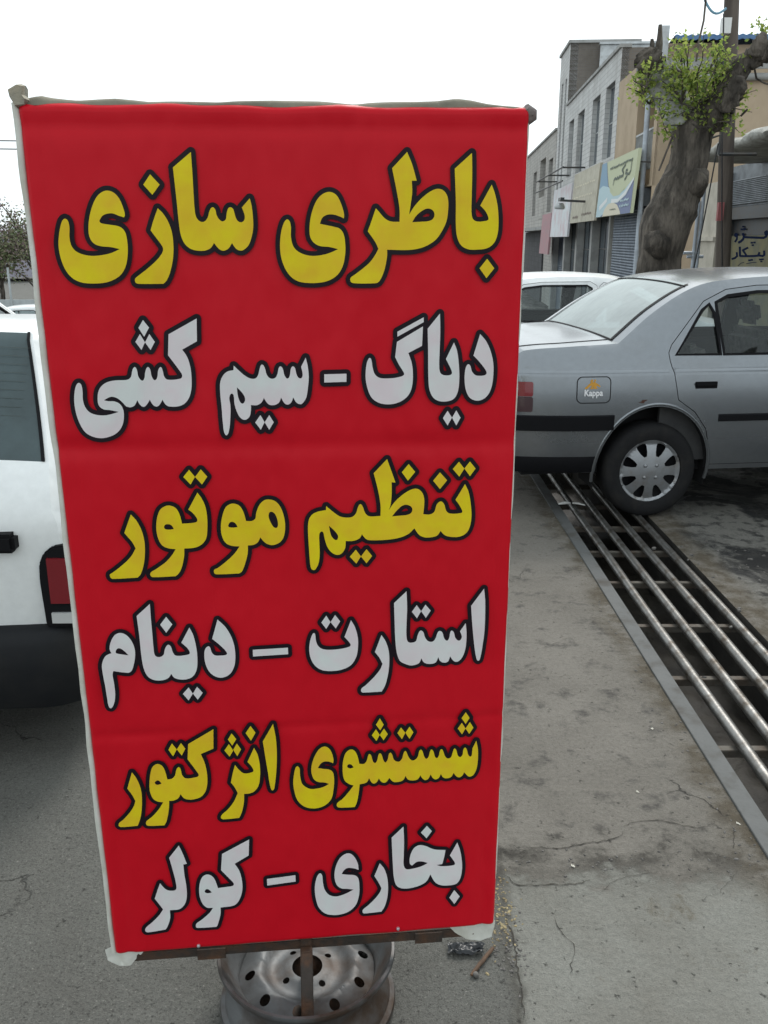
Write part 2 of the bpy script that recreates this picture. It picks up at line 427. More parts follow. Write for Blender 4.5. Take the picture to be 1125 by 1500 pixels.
# the wheel disc with its vent holes, hub bore and bolt holes
def disc():
    rings = [(.152, .098), (.140, .106), (.122, .118), (.108, .124), (.098, .120), (.088, .108), (.074, .103), (.058, .106), (.046, .112), (.036, .113)]
    circ = lambda r, cx, cy, n: np.array([(cx+r*math.cos(2*PI*k/n), cy+r*math.sin(2*PI*k/n)) for k in range(n)])
    loops = [circ(.1525, 0, 0, 72), circ(.034, 0, 0, 36)]
    loops += [circ(.0115, .128*math.cos(a), .128*math.sin(a), 14) for a in [2*PI*k/10+.15 for k in range(10)]]
    loops += [circ(.0075, .057*math.cos(a), .057*math.sin(a), 12) for a in [2*PI*k/4+.6 for k in range(4)]]
    V, F = fill(loops, .008)
    rr = [r for r, z in rings][::-1]; zz = [z for r, z in rings][::-1]
    b = MB(); b.add([(x, y, float(np.interp(math.hypot(x, y), rr, zz))+(.004*math.cos(10*(math.atan2(y, x)-.15)) if math.hypot(x, y) > .11 else 0)) for x, y in V], F); return b
dk = disc().build('disc', M['rim'], rim, smooth=50); dk.location = (0, 0, 0)
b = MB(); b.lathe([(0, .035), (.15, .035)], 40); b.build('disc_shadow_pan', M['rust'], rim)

# lettering, traced per line from the print: (zoom origin x, y) then outlines in 4.5x pixels; '*' marks sharp corners
LINES = []
LINES.append(('ink_yellow', [(70, 200, '''100,555 118,541 137,556 147,600 147,660 158,715 185,752 230,775 290,786 350,783 420,768 478,742* 420,729 350,722 308,705 282,670 272,620 276,545 295,465 325,400 360,367 397,357 440,372 475,412 500,470 512,518 505,533* 470,522 435,508 400,508 365,522 343,555* 352,570 400,580 455,588 490,602 515,635 528,700 530,770 518,850 485,910 430,947 370,964 300,968 230,962 170,935 125,885 92,810 75,720 78,650 88,590;
677,250* 740,318* 692,385* 632,318*;
727,473* 760,505 795,560 820,630 830,710 828,800 810,890 785,950 765,970* 600,970 582,962 577,940 590,925 660,870 720,815 755,770 763,740 750,712 715,665 680,618* 700,550'''),
(240, 200, '''180,103* 190,240 198,380 205,480 215,530 240,560 270,560 290,535 300,500 310,475 325,466 340,480 350,520 370,550 390,560 410,545 415,510 425,475 440,466 458,478 468,510 480,545 500,565 525,560 535,535 528,500 515,468* 567,408* 580,460 588,530 590,600 580,660 560,715 530,745 510,752 480,742 450,702* 430,735 400,752 370,745 332,702* 310,735 270,752 210,750 170,735 135,700 112,640 100,560 88,440 75,320 62,205*'''),
(400, 200, '''80,555 95,546 110,560 118,600 118,660 130,715 155,750 200,775 250,786 310,783 370,768 428,742* 370,728 310,722 275,705 250,675 240,630 245,550 265,470 295,410 335,375 377,366 415,385 440,425 460,480 468,520 465,540* 440,528 400,515 360,515 325,535 308,575* 340,582 400,595 440,608 465,645 475,710 475,770 460,850 425,910 370,947 310,962 240,965 170,955 120,925 80,870 55,800 46,720 52,640 65,585'''),
(500, 200, '''432,103* 465,185 495,292* 463,292* 465,370 455,450 445,515* 480,460 530,405 590,360 640,345 680,365 700,410 702,480 690,560 660,625 620,680 560,720 500,740 430,748 300,746* 300,790 285,870 265,925 245,957 225,966 80,966 60,955 60,930 80,915 140,870 190,825 225,775 243,740* 225,700 195,655 173,625* 200,550 226,473* 250,500 280,535 310,555 340,562 382,562* 382,480 365,370 333,210*;
465,565* 490,525 530,490 565,475 598,485 612,515 600,545 570,558 520,562;
858,110* 860,220 857,380 855,500 865,545 890,560 940,558 965,550 965,530 945,490 913,455* 988,318* 1010,380 1028,470 1033,570 1025,650 1000,705 960,735 900,745 830,742 785,715 760,660 752,580 752,440 745,213*;
958,805* 1005,868* 953,933* 908,868*''')]))
LINES.append(('ink_white', [(90, 440, '''105,550 120,541 135,555 143,600 145,650 160,700 190,735 235,752 290,755 340,745 380,732* 320,720 280,715 250,690 242,640 250,590 275,555 310,535 360,525 420,523 445,518 462,500 470,460 485,436 500,455 510,500 535,528 550,510 555,470 572,436 588,455 598,500 620,525 635,500 640,460 655,436 668,455 680,500 700,520 790,512 798,490 780,460 705,360* 708,222* 893,118* 895,268* 798,323* 830,370 852,440 860,520 857,590 840,645 810,680 770,696 710,696 690,685 668,652* 650,685 630,698 605,685 585,652* 565,685 545,700 520,685 503,655* 485,690 460,702 430,697* 400,665 370,642 330,633 283,655* 310,662 350,663 385,678 408,710 415,760 405,820 375,865 330,892 270,905 210,895 160,865 125,810 100,740 88,660 92,590;
540,128* 580,178* 548,238* 510,180*; 520,220* 553,275* 530,325* 490,272*; 582,220* 618,272* 590,325* 553.5,275*'''),
(300, 440, '''192,428* 220,455 260,490 300,512 335,512 352,490 362,450 377,420 395,440 410,490 435,513 465,508 480,480 487,445 500,432 515,450 525,490 545,514 560,495 567,450 580,432 595,445 603,480 615,505 635,512 645,490 635,435* 665,375* 678,430 685,500 680,570 668,640 645,675 630,682 605,672 583,637* 570,670 548,685 525,675 503,637* 490,670 460,687 425,685 405,665 390,640* 375,670 345,688 305,687* 305,720 295,765 265,785 235,770 212,730 197,680 190,620 175,612 163,640 170,690 170,760 162,850 145,887 130,870 120,800 112,700 103,610 103,540 120,495 150,467 190,458*;
213,570* 250,610 267,645 260,672 245,678 230,660 218,620;
367,753* 395,800* 370,850* 333,802*; 425,753* 455,800* 425,850* 395.5,800*; 787,485* 933,481* 933,535* 787,539*'''),
(500, 440, '''175,390 187,376 198,395 205,440 220,485 250,508 310,512 370,505 412,488 405,465 380,425 353,372* 365,272* 536,170* 530,298* 440,345* 462,410 470,480 465,560 445,615 405,655 350,678 290,682 240,670 200,640 175,590 160,520 160,460 167,410;
368,205* 541,110* 541,142* 368,238*;
648,85* 650,200 645,350 643,430 650,475 670,490 715,490 727,475 715,440 687,385* 740,275* 760,330 772,420 775,520 765,600 740,645 700,662 645,662 605,640 580,590 572,520 570,350 567,185*;
698,725* 727,770* 698,822* 667,773*; 755,722* 783,770* 755,822* 727.5,770*;
912,220* 950,265 980,330 998,410 998,500 985,575 960,625 925,652 885,658 845,640 820,595 810,530 812,470 822,430 835,418 848,430 858,465 880,490 910,495 945,490 955,475 940,445 900,395 868,362*''')]))
LINES.append(('ink_yellow', [(150, 650, '''190,462* 225,500 258,560 278,630 283,710 275,790 255,855 235,877* 70,885 55,875 53,855 70,845 140,790 190,740 222,685* 200,645 170,610 147,583*;
628,318* 655,355 680,410 692,480 693,560 685,620 655,660 610,680 542,686* 540,740 525,810 505,850 485,868* 335,874 320,865 320,845 350,825 420,775 460,730 485,690* 440,685 400,668 372,625 358,560 362,490 380,435 410,410 445,403 485,420 510,460 527,522* 600,517 628,505 620,480 595,450 568,430*;
408,545* 415,530 435,525 460,535 473,558* 440,562 415,558; 573,168* 612,215* 583,265* 535,215*; 650,165* 693,213* 658,265* 612.5,215*'''),
(290, 650, '''465,363 510,375 545,415 568,480 575,550 565,610 540,645 495,663 455,655 430,635 412,612* 395,645 365,662 330,665* 328,720 310,790 290,838 270,850* 120,855 108,845 108,825 130,815 200,760 245,715 275,672* 225,668 185,650 160,605 152,545 160,480 180,420 205,397 237,390 275,405 300,445 318,505* 355,505 378,490 385,450 405,400 435,370;
200,535* 210,515 230,510 250,522 263,545* 235,548 205,545; 482,443 505,455 522,490 528,530 520,550 500,545 480,515 467,480 468,455'''),
(460, 650, '''480,98* 510,180 535,252* 510,250* 510,330 503,400 492,432* 530,380 585,330 635,300 675,292 705,310 722,345 725,390 718,460* 760,462 790,445 805,400 825,378 842,378 858,400 868,435 890,455 970,452 975,440 955,400 930,365* 993,262* 1015,310 1030,390 1035,470 1025,540 1000,585 955,608 890,608 855,595 832,570* 810,600 770,612 725,612 690,595 660,553* 620,590 560,615 490,627 400,632 350,628 330,612 315,592* 300,618 260,635 208,637* 205,680 185,715 155,728 120,715 90,680 72,630 60,580 48,573 35,590 35,650 37,720 30,780 10,822 -5,828 -20,815 -28,760 -35,660 -40,560 -35,500 -15,465 20,445 78,433* 80,407* 120,440 165,472 205,482 250,478 275,455 290,410 305,393 320,410 335,450 360,473 437,472* 437,400 420,300 392,190*;
512,475* 545,435 585,402 620,400 645,420 640,450 610,465 560,470; 98,535* 135,570 157,600 155,625 140,630 118,610 105,575;
622,130* 665,182* 617,240* 577,184*; 828,185* 875,237* 828,295* 783,240*; 953,115* 988,160* 955,213* 912,163*; 1025,113* 1062,160* 1025,210* 988.5,160*; 275,693* 308,738* 278,785* 235,740*; 345,690* 382,735* 345,783* 308.5,738*''')]))
LINES.append(('ink_white', [(130, 840, '''210,386 250,400 285,440 305,490 308,540 298,600 285,635 265,648 165,637* 160,660 170,720 177,790 170,850 150,882 135,870 125,820 112,740 95,650 90,600 100,560 120,533 152,520* 140,490 150,440 175,400; 180,510 190,490 210,488 240,508 265,533* 220,527 185,520;
405,195* 412,290 422,400 430,490 440,535 470,545 495,530 505,490 525,463 543,475 555,510 575,535 650,530 668,520 655,490 612,450* 665,350* 690,400 710,480 718,560 712,630 685,675 640,692 590,690 565,680 545,655* 530,680 490,697 430,695 390,670 365,620 350,540 335,400 318,275*;
512,280* 553,330* 513,385* 473,332*; 660,745* 688,785* 660,830* 622,787*; 715,740* 753,780* 720,825* 688.5,785*;
850,298* 900,345 940,410 962,480 967,560 955,620 925,662 880,680 835,672 795,640 770,585 763,530 770,490 790,473 803,485 810,510 830,532 870,535 912,527 908,510 870,470 815,425*'''),
(340, 840, '''137,497* 368,483* 370,526* 139,541*;
527,400 540,386 548,400 553,440 570,475 600,493 650,497 720,490 775,475 780,460 740,412* 783,302* 810,350 828,420 828,490 815,550 780,600 720,628 650,637 590,630 545,600 517,550 508,490 515,435;
620,272* 648,315* 620,360* 588,318*; 678,268* 712,310* 683,357* 648.5,315*;
983,400* 1010,440 1030,500 1035,570 1028,650 1008,730 985,772* 860,778 850,770 852,752 880,730 940,670 975,625 990,590* 970,550 940,512*'''),
(480, 840, '''518,112* 522,220 518,330 518,410 528,445 555,450 580,440 592,400 610,370 628,380 640,415 660,440 690,443 710,420 722,385 737,372 755,385 765,420 785,438 800,415 805,385 815,370 830,385 840,420 860,437 875,430 882,410 870,375* 907,322* 912,370 912,430 905,490 885,545 855,575 830,572 805,540* 790,575 765,582 740,572 727,545* 710,580 670,590 635,582 615,553* 600,585 550,600 510,590 475,570 455,520 445,440 440,320 436,190*;
585,203* 614,243* 587,290* 553,247*; 643,200* 677,240* 645,287* 614.5,243*;
1028,95* 1035,170 1035,280 1030,380 1018,470 1005,540 990,570 975,540 962,450 950,320 943,208*''')]))
LINES.append(('ink_yellow', [(160, 1030, '''152,448* 180,485 205,540 217,600 217,680 208,750 190,800* 80,808 65,800 68,782 95,760 140,710 165,670 175,637* 155,600 122,555*;
688,165* 688,292* 605,328* 630,385 645,450 648,520 635,575 605,610 550,627 510,625 490,615 472,592* 455,620 420,635 397,635* 395,690 380,770 365,797* 260,800 245,790 248,770 285,740 330,690 358,645* 320,640 290,620 270,570 268,510 275,450 290,410 320,393 350,405 370,440 385,495* 415,490 435,470 445,430 460,413 473,430 482,465 505,487 565,482 592,470 580,445 518,362* 522,262*;
302,515* 315,502 330,503 347,522* 325,530 308,527; 415,258* 447,297* 423,343* 392,300*; 475,255* 503,293* 480,338* 447.5,297*;
955,287* 978,330 993,400 995,470 985,535 955,575 920,588 890,590* 888,650 875,710 858,748* 755,757 738,750 742,730 780,695 820,645 848,585* 830,550 803,515* 815,455 830,400* 860,435 890,455 945,447 952,435 935,405 912,380*;
808,192* 838,230* 812,272* 783,232*; 790,262* 818,305* 795,345* 760,305*; 842,258* 870,297* 845,342* 818.5,300*; 932,143* 965,187* 935,240* 900,190*;
1080,130* 1098,220 1105,320 1103,420 1092,530 1078,568 1062,540 1045,440 1025,320 1013,245*'''),
(300, 1030, '''600,415 613,408 625,425 628,470 640,520 665,545 700,558 740,555 780,545 818,525* 790,515 750,512 720,495 703,450 705,400 725,340 755,295 790,278 820,293 840,330 848,370 845,388* 820,378 785,378 760,395 745,420* 780,425 825,432 845,450 852,500 848,560 835,620 800,660 750,682 700,685 650,670 610,630 590,570 583,510 590,450'''),
(470, 1030, '''195,298 220,305 240,340 253,392* 285,392 302,370 312,335 320,327 332,340 340,370 355,388 370,370 378,335 390,322 402,340 412,370 426,384 440,360 447,330 457,318 470,335 480,365 500,378 520,375 535,355 543,325 555,307 567,325 578,350 598,370 620,365 638,345 645,315 658,298 670,315 680,345 693,360 708,345 718,310 728,297 742,315 750,345 762,355 775,340 782,310 793,295 806,312 815,340 832,357 855,350 866,320 880,290 893,310 902,340 918,348 932,330 937,300 948,285 960,300 968,330 980,345 992,338 995,310 998,288* 1022,240* 1033,300 1032,370 1022,430 1000,468 975,477 958,465 942,447* 930,470 908,482 888,472 873,452* 855,480 820,488 800,478 790,458* 775,485 755,495 735,485 722,462* 705,492 685,500 665,485 655,467* 635,495 600,502 572,495 557,472* 540,500 505,512 475,510 450,485* 430,512 412,517 395,508 382,488* 365,515 345,522 330,510 317,487* 300,515 255,527* 248,590 235,650 222,677* 118,680 105,670 108,650 140,625 185,575 215,535* 185,525 155,500 143,440 147,370 165,318;
172,408* 182,395 200,397 215,415* 195,423 178,418; 388,93* 413,135* 390,172* 362,135*; 362,165* 387,202* 365,242* 335,205*; 415,160* 440,197* 412,238* 387.5,202*; 527,153* 555,188* 533,230* 503,190*; 583,148* 608,185* 583,228* 555.5,188*; 953,53* 978,90* 952,130* 925,92*; 927,122* 951,160* 928,198* 900,160*; 980,117* 1003,155* 975,195* 951.5,160*''')]))
LINES.append(('ink_white', [(190, 1190, '''325,210* 350,260 378,330* 355,335* 362,400 375,480 378,545 365,595 330,628 267,635* 268,690 250,745 238,763* 118,781 105,772 108,752 150,715 195,670 222,630* 195,595 167,560* 183,510 202,458* 225,485 250,503 285,507 308,498 305,450 285,370 262,290*;
788,170* 785,275* 693,330* 725,380 742,450 742,510 722,570 690,603 600,618* 600,660 580,735 572,745* 450,752 438,745 440,725 480,695 530,650 550,620* 510,618 480,590 462,540 460,480 475,425 500,403 530,403 560,430 583,490* 640,482 680,475 688,462 670,440 603,372* 610,265*;
495,510* 505,498 520,498 543,518* 520,524 500,520; 905,430* 1092,405* 1094,447* 907,473*'''),
(440, 1190, '''115,405 130,392 143,405 148,450 160,500 190,535 235,545 290,530 350,500* 310,495 270,492 240,470 225,420 230,360 255,300 290,268 325,262 355,285 378,330 383,370* 350,360 310,358 285,375 272,398* 310,402 355,405 378,420 388,470 385,540 365,600 325,640 270,662 210,667 160,655 120,615 100,550 95,490 102,440;
522,327* 550,360 570,415 577,480 572,550 555,610 533,645* 420,657 410,650 412,632 450,600 495,555 525,515 533,490* 515,455 487,410*;
678,85* 682,180 680,280 680,340 695,365 740,362 800,345 838,325* 800,315 765,318 735,342* 720,330 722,280 745,230 780,208 820,212 880,235 955,240* 945,290 933,332* 895,338* 930,346 1005,340 1018,330 1005,305 983,275* 1032,190* 1050,240 1062,310 1063,370 1050,430 1025,462 980,472 920,470 885,450 855,400* 830,445 780,475 710,492 660,490 630,470 615,420 608,330 600,158*;
832,80* 865,115* 830,162* 793,125*; 1012,503* 1048,545* 1013,595* 980,553*''')]))
for ink, blocks in LINES:
    loops = []
    for ox, oy, txt in blocks:
        for pts in parse(txt, ox, oy, 4.5):
            lp = spline(pts, 2.2); loops.append(np.array([on_sign(*p) for p in lp]))
    V, F = fill(loops)
    b = MB(); b.add([SL(x, z, .0042) for x, z in V], F); lt = b.build('lettering', M[ink], sign)
    ol = contour(loops, .0077, .0016)
    V, F = fill(ol)
    b = MB(); b.add([SL(x, z, .0034) for x, z in V], F); b.build('letter_outline', M['ink_black'], lt)
# ------------------------------------------------------------------ ground: sloping gently down the street, open over the drain
def ground_z(x, y):
    t = max(0, y-6.2); z = -.055*t*t/(t+1.2)
    z = z if z > -1.9 else -1.9-.1*(1-math.exp((z+1.9)))
    side = min(.55, .13*max(0, -2.9-x)); return z-side*min(1, max(0, (y-4.5)/3))
DX0, DX1, DY0, DY1 = 1.14, 1.655, 1.95, 7.6                         # drain opening
def ground_mat():
    m = bpy.data.materials.new('worn_pavement'); t, b, o = nodes(m); v = coords(t)
    sep = N(t, 'SeparateXYZ'); t.links.new(v, sep.inputs[0]); X, Y = sep.outputs[0], sep.outputs[1]
    n_lo = noise_n(t, v, 2.2, 8, .62, .4); n_md = noise_n(t, v, 9, 8, .65); n_hi = noise_n(t, v, 70, 6, .7); n_gr = noise_n(t, v, 260, 3, .6)
    wob = math_n(t, 'MULTIPLY', math_n(t, 'SUBTRACT', n_md, .5), .5)
    wob2 = math_n(t, 'MULTIPLY', math_n(t, 'SUBTRACT', n_lo, .5), .7)
    def edge(val, at_, soft): 
        return math_n(t, 'MULTIPLY_ADD', math_n(t, 'SUBTRACT', val, at_), 1/soft, ) if False else math_n(t, 'ADD', math_n(t, 'DIVIDE', math_n(t, 'SUBTRACT', val, at_), soft), .5, True)
    # walkway: warm concrete with dark specks
    walk = mixc(t, ramp(t, n_lo, .35, .68), (.182, .168, .148), (.135, .124, .108))
    walk = mixc(t, ramp(t, n_md, .54, .68), walk, (.066, .061, .056))
    # newer smooth repair nearest the camera
    patch = mixc(t, ramp(t, n_lo, .38, .66), (.205, .204, .184), (.165, .159, .140))
    patch = mixc(t, ramp(t, noise_n(t, v, 4.2, 8, .7, .6), .60, .72), patch, (.105, .088, .062))
    # exposed-aggregate slab under the sign
    slab = mixc(t, ramp(t, n_lo, .3, .7), (.138, .138, .126), (.098, .095, .086)); slab = mixc(t, ramp(t, noise_n(t, v, 150, 4, .7), .52, .66), slab, (.055, .052, .047)); slab = mixc(t, ramp(t, noise_n(t, v, 120, 3, .7), .60, .70), slab, (.21, .205, .185))
    # roadway beyond the drain: dark, broken, oily
    road = mixc(t, ramp(t, noise_n(t, v, 1.5, 8, .6, .8), .47, .53), (.018, .018, .018), (.15, .144, .13))
    road = mixc(t, ramp(t, n_md, .5, .62), road, (.034, .033, .031))
    near = edge(math_n(t, 'ADD', math_n(t, 'MULTIPLY', Y, -1), wob), -2.02, .05)
    c = mixc(t, near, walk, patch)
    # dirt band along the joint between the old walk and the repair
    jd = math_n(t, 'ABSOLUTE', math_n(t, 'SUBTRACT', math_n(t, 'ADD', math_n(t, 'MULTIPLY', Y, -1), wob), -2.09))
    jm = math_n(t, 'MULTIPLY', math_n(t, 'SUBTRACT', 1, edge(jd, .07, .12)), ramp(t, n_md, .38, .6))
    c = mixc(t, math_n(t, 'MULTIPLY', jm, .9), c, (.040, .036, .030))
    left = edge(math_n(t, 'ADD', math_n(t, 'MULTIPLY', X, -1), math_n(t, 'MULTIPLY', wob2, .25)), -.30, .02)
    c = mixc(t, left, c, slab)
    ld = math_n(t, 'ABSOLUTE', math_n(t, 'SUBTRACT', math_n(t, 'ADD', math_n(t, 'MULTIPLY', X, -1), math_n(t, 'MULTIPLY', wob2, .25)), -.31))
    lm = math_n(t, 'MULTIPLY', math_n(t, 'SUBTRACT', 1, edge(ld, .012, .03)), ramp(t, n_md, .3, .5))
    c = mixc(t, math_n(t, 'MULTIPLY', lm, .85), c, (.04, .036, .030))
    # brown earth along the steel edge
    ed = edge(math_n(t, 'ADD', X, math_n(t, 'MULTIPLY', wob2, .5)), 1.01, .09)
    c = mixc(t, math_n(t, 'MULTIPLY', math_n(t, 'MULTIPLY', ed, ramp(t, n_md, .36, .55)), .9), c, (.080, .066, .046))
    rt = edge(math_n(t, 'ADD', X, math_n(t, 'MULTIPLY', wob2, .35)), 1.80, .10)
    c = mixc(t, rt, c, road)
    # hairline cracks
    vo = N(t, 'TexVoronoi', feature='DISTANCE_TO_EDGE'); vo.inputs['Scale'].default_value = 1.7
    dv = N(t, 'VectorMath', operation='ADD'); nv = N(t, 'TexNoise'); nv.inputs['Scale'].default_value = 5; nv.inputs['Detail'].default_value = 8
    sc = N(t, 'VectorMath', operation='SCALE'); sc.inputs['Scale'].default_value = .35
    t.links.new(v, nv.inputs[0]); t.links.new(nv.outputs[1], sc.inputs[0]); t.links.new(v, dv.inputs[0]); t.links.new(sc.outputs[0], dv.inputs[1]); t.links.new(dv.outputs[0], vo.inputs['Vector'])
    crack = math_n(t, 'MULTIPLY', ramp(t, vo.outputs['Distance'], .001, .006, (1, 1, 1, 1), (0, 0, 0, 1)), ramp(t, noise_n(t, v, 1.3, 4), .58, .66))
    c = mixc(t, math_n(t, 'MULTIPLY', crack, .8), c, (.03, .027, .024))
    # grain, pits and pale flecks
    f = math_n(t, 'ADD', math_n(t, 'MULTIPLY', n_gr, .85), math_n(t, 'MULTIPLY', n_hi, .85)); f2 = math_n(t, 'ADD', f, .15)
    hs = N(t, 'HueSaturation'); t.links.new(c, hs.inputs['Color']); t.links.new(f2, hs.inputs['Value'])
    pit = ramp(t, noise_n(t, v, 42, 5, .7), .62, .69); c = mixc(t, math_n(t, 'MULTIPLY', pit, .7), hs.outputs[0], (.035, .032, .029))
    fl = ramp(t, noise_n(t, v, 95, 2, .5), .74, .76); c = mixc(t, math_n(t, 'MULTIPLY', fl, .5), c, (.30, .29, .26))
    t.links.new(c, b.inputs['Base Color'])
    wet = math_n(t, 'SUBTRACT', .92, math_n(t, 'MULTIPLY', math_n(t, 'MULTIPLY', rt, ramp(t, n_lo, .55, .42)), .45)); t.links.new(wet, b.inputs['Roughness'])
    b.inputs['Specular IOR Level'].default_value = .3
    h = math_n(t, 'ADD', math_n(t, 'MULTIPLY', n_hi, .5), math_n(t, 'ADD', math_n(t, 'MULTIPLY', n_gr, .25), math_n(t, 'MULTIPLY', n_md, 1.2)))
    h = math_n(t, 'SUBTRACT', h, math_n(t, 'ADD', math_n(t, 'MULTIPLY', crack, 1.0), math_n(t, 'MULTIPLY', pit, .4)))
    bump_n(t, b, h, .8, .02)
    return m
def lines_(a, extra, lo, hi, step):
    l = [lo]+[x for x in np.arange(math.ceil(lo/step)*step, hi, step)]+[hi]; return l
gx = [-400, -150, -60, -30, -18, -12, -8, -6, -4, -3, -2, -1.2, -.6, 0, .3, .6, .9, DX0, DX1, 2.2, 3, 4, 5, 6.5, 8, 11, 16, 30, 60, 150, 400]
gy = [-30, -8, -3, 0, 1, 1.5, DY0, 2.5, 3, 4, 5, 6, 6.4, 6.8, 7.2, DY1, 8, 8.6, 9.2, 10, 11, 12.5, 14, 16, 19, 22, 26, 30, 34, 38, 42, 46, 52, 60, 80, 120, 250, 800]
b = MB(); b.v = [(x, y, ground_z(x, y)) for y in gy for x in gx]; nx = len(gx)
b.f = [(j*nx+i, j*nx+i+1, (j+1)*nx+i+1, (j+1)*nx+i) for j in range(len(gy)-1) for i in range(nx-1)
       if not (gx[i] >= DX0 and gx[i+1] <= DX1 and gy[j] >= DY0 and gy[j+1] <= DY1)]
tag(b.build('ground', ground_mat(), smooth=180), kind='structure')
M['mud'] = mat('wet_drain_mud', (.028, .024, .019), .6, 0, (.05, .043, .033), 6, bump=.8, bscale=14)
M['channel'] = mat('stained_channel_wall', (.05, .046, .04), .8, 0, (.022, .02, .018), 3, bump=.5, bscale=18)
b = MB(); z0 = -.46
ys_ = [y for y in gy if DY0 <= y <= DY1]
for x0 in (DX0, DX1):
    b.add([(x0, y, z) for y in ys_ for z in (ground_z(0, y), z0)], [(2*i, 2*i+1, 2*i+3, 2*i+2) for i in range(len(ys_)-1)])
for y in (DY0, DY1): b.add([(DX0, y, ground_z(0, y)), (DX1, y, ground_z(0, y)), (DX1, y, z0), (DX0, y, z0)], [(0, 1, 2, 3)])
tag(b.build('drain_channel', M['channel']), kind='structure')
b = MB(); b.grid(lambda u, v: (DX0+(DX1-DX0)*u, DY0+(DY1-DY0)*v, -.42+.05*noise.noise(Vector((u*3, v*22, 0)))+.02*noise.noise(Vector((u*12, v*90, 4)))), 16, 120)
tag(b.build('drain_bed', M['mud'], smooth=180), kind='structure')

# the grate over the drain
M['pipe'] = mat('worn_steel_pipe', (.22, .215, .205), .42, .8, (.085, .07, .055), 11, .47, .66, .2, bump=.15, bscale=70)
M['flatbar'] = mat('grey_flat_steel', (.10, .103, .102), .75, .1, (.062, .056, .049), 7, .5, .7, .15, bump=.12, bscale=60)
M['barrust'] = mat('dirty_cross_bar', (.11, .10, .085), .75, .2, (.08, .06, .045), 16, bump=.3)
gr = empty('drain_grate', (DX0, DY0, 0), 0, 'long grate of four round steel pipes laid over the open street drain', 'grate')
b = MB(); b.box(-.066, -.002, .15, 5.4, -.004, .0085); b.box(-.066, -.060, .15, 5.4, -.05, -.0045)
e = b.build('edge_strip', M['flatbar'], gr, bevel=.0015)
for k, x in enumerate((1.225, 1.345, 1.47, 1.59)):
    b = MB(); n = 90
    b.tube([(x-DX0+.010-.004*(i/n)*3+.006*noise.noise(Vector((i*.05, k*7, 0))), .04+5.45*i/n, -.008+.003*noise.noise(Vector((i*.05, 9, k)))) for i in range(n+1)], .0215, 16)
    b.build('pipe', M['pipe'], gr, smooth=60)
for y in (2.22, 2.73, 3.25, 3.76, 4.30, 4.77, 5.22, 5.7, 6.2, 6.7, 7.15):
    b = MB(); b.box(-.0015, DX1-DX0-.002, y-DY0-.017, y-DY0+.017, -.062, -.033); b.build('cross_bar', M['barrust'], gr, bevel=.002)

# dirt-filled cracks in the paving (jagged, a few millimetres wide)
M['crack'] = mat('crack_dirt', (.030, .027, .023), .95, 0, (.05, .043, .034), 30)
gp = lambda px, py: (lambda d: Vector((0, 0, CAM_H))+d*(-CAM_H/d.z))(ray(px, py))
CR = [(.004, [(905, 408), (840, 426), (760, 410), (680, 395), (560, 402), (535, 440)]), (.006, [(540, 445), (520, 462), (480, 475), (380, 490), (280, 510), (130, 505), (40, 520)]), (.006, [(50, 612), (90, 655), (180, 661), (240, 655), (300, 661), (370, 650), (430, 628)]),
      (.003, [(250, 780), (290, 860), (330, 900), (342, 940), (310, 1045)]), (.007, [(60, 790), (90, 890), (108, 1000), (124, 1100), (132, 1222)]), (.003, [(100, 892), (150, 890), (200, 883)]), (.003, [(990, 425), (985, 470), (992, 525)]),
      (.002, [(430, 700), (500, 640), (640, 610), (720, 600)]), (.002, [(830, 720), (930, 690), (1010, 590)])]
b = MB(); random.seed(2)
for w_, pl in CR:
    P_ = [gp(720+x/2.778, 1060+y/2.778) for x, y in pl]; D_ = []
    for i in range(len(P_)-1):
        n = max(2, int((P_[i+1]-P_[i]).length/.012))
        for j in range(n):
            t_ = j/n; D_.append(P_[i].lerp(P_[i+1], t_)+Vector((random.gauss(0, .0022), random.gauss(0, .0022), .0022)))
    m_ = len(D_); vs = []
    for i, p in enumerate(D_):
        tg = (D_[min(i+1, m_-1)]-D_[max(i-1, 0)]).normalized(); s_ = Vector((-tg.y, tg.x, 0)); q_ = w_*.32*random.uniform(.25, 1.2)*min(1, 6*i/m_+.1, 6*(m_-1-i)/m_+.1)
        vs += [p+s_*q_, p-s_*q_]
    b.add(vs, [(2*i, 2*i+1, 2*i+3, 2*i+2) for i in range(m_-1)])
tag(b.build('pavement_cracks', M['crack']), kind='structure')

# litter
M['chips'] = mat('wood_chip', (.33, .27, .15), .8, 0, (.16, .12, .07), 30)
M['gravel'] = mat('gravel_chip', (.16, .15, .14), .85, 0, (.07, .065, .06), 40)
def chips(n, cx, cy, sxx, syy, size, flat_=.5):
    b = MB()
    for _ in range(n):
        x, y = random.gauss(cx, sxx), random.gauss(cy, syy); r = size*random.uniform(.4, 1.3)
        Mx = Matrix.Translation((x, y, ground_z(x, y)+r*flat_*.4)) @ Matrix.Rotation(random.uniform(0, 6.3), 4, 'Z') @ Matrix.Rotation(random.uniform(-.4, .4), 4, 'X')
        k = random.randint(5, 7); top = []; bot = []
        for i in range(k):
            a = 2*PI*i/k; q = r*random.uniform(.6, 1.1)
            bot.append(Mx @ Vector((q*math.cos(a)*1.3, q*math.sin(a)*.8, -r*flat_*.5))); top.append(Mx @ Vector((q*math.cos(a)*.95, q*math.sin(a)*.55, r*flat_*random.uniform(.3, .6))))
        b.add(bot+top, [tuple(range(k, 2*k))]+[(i, (i+1) % k, k+(i+1) % k, k+i) for i in range(k)])
    return b
b = chips(150, .30, 1.90, .02, .07, .0042); b.v += []
tag(b.build('wood_chips', M['chips']), 'scatter of yellow wood chips at the slab joint', kind='stuff')
b = chips(90, .31, 1.76, .02, .08, .0045, .7)
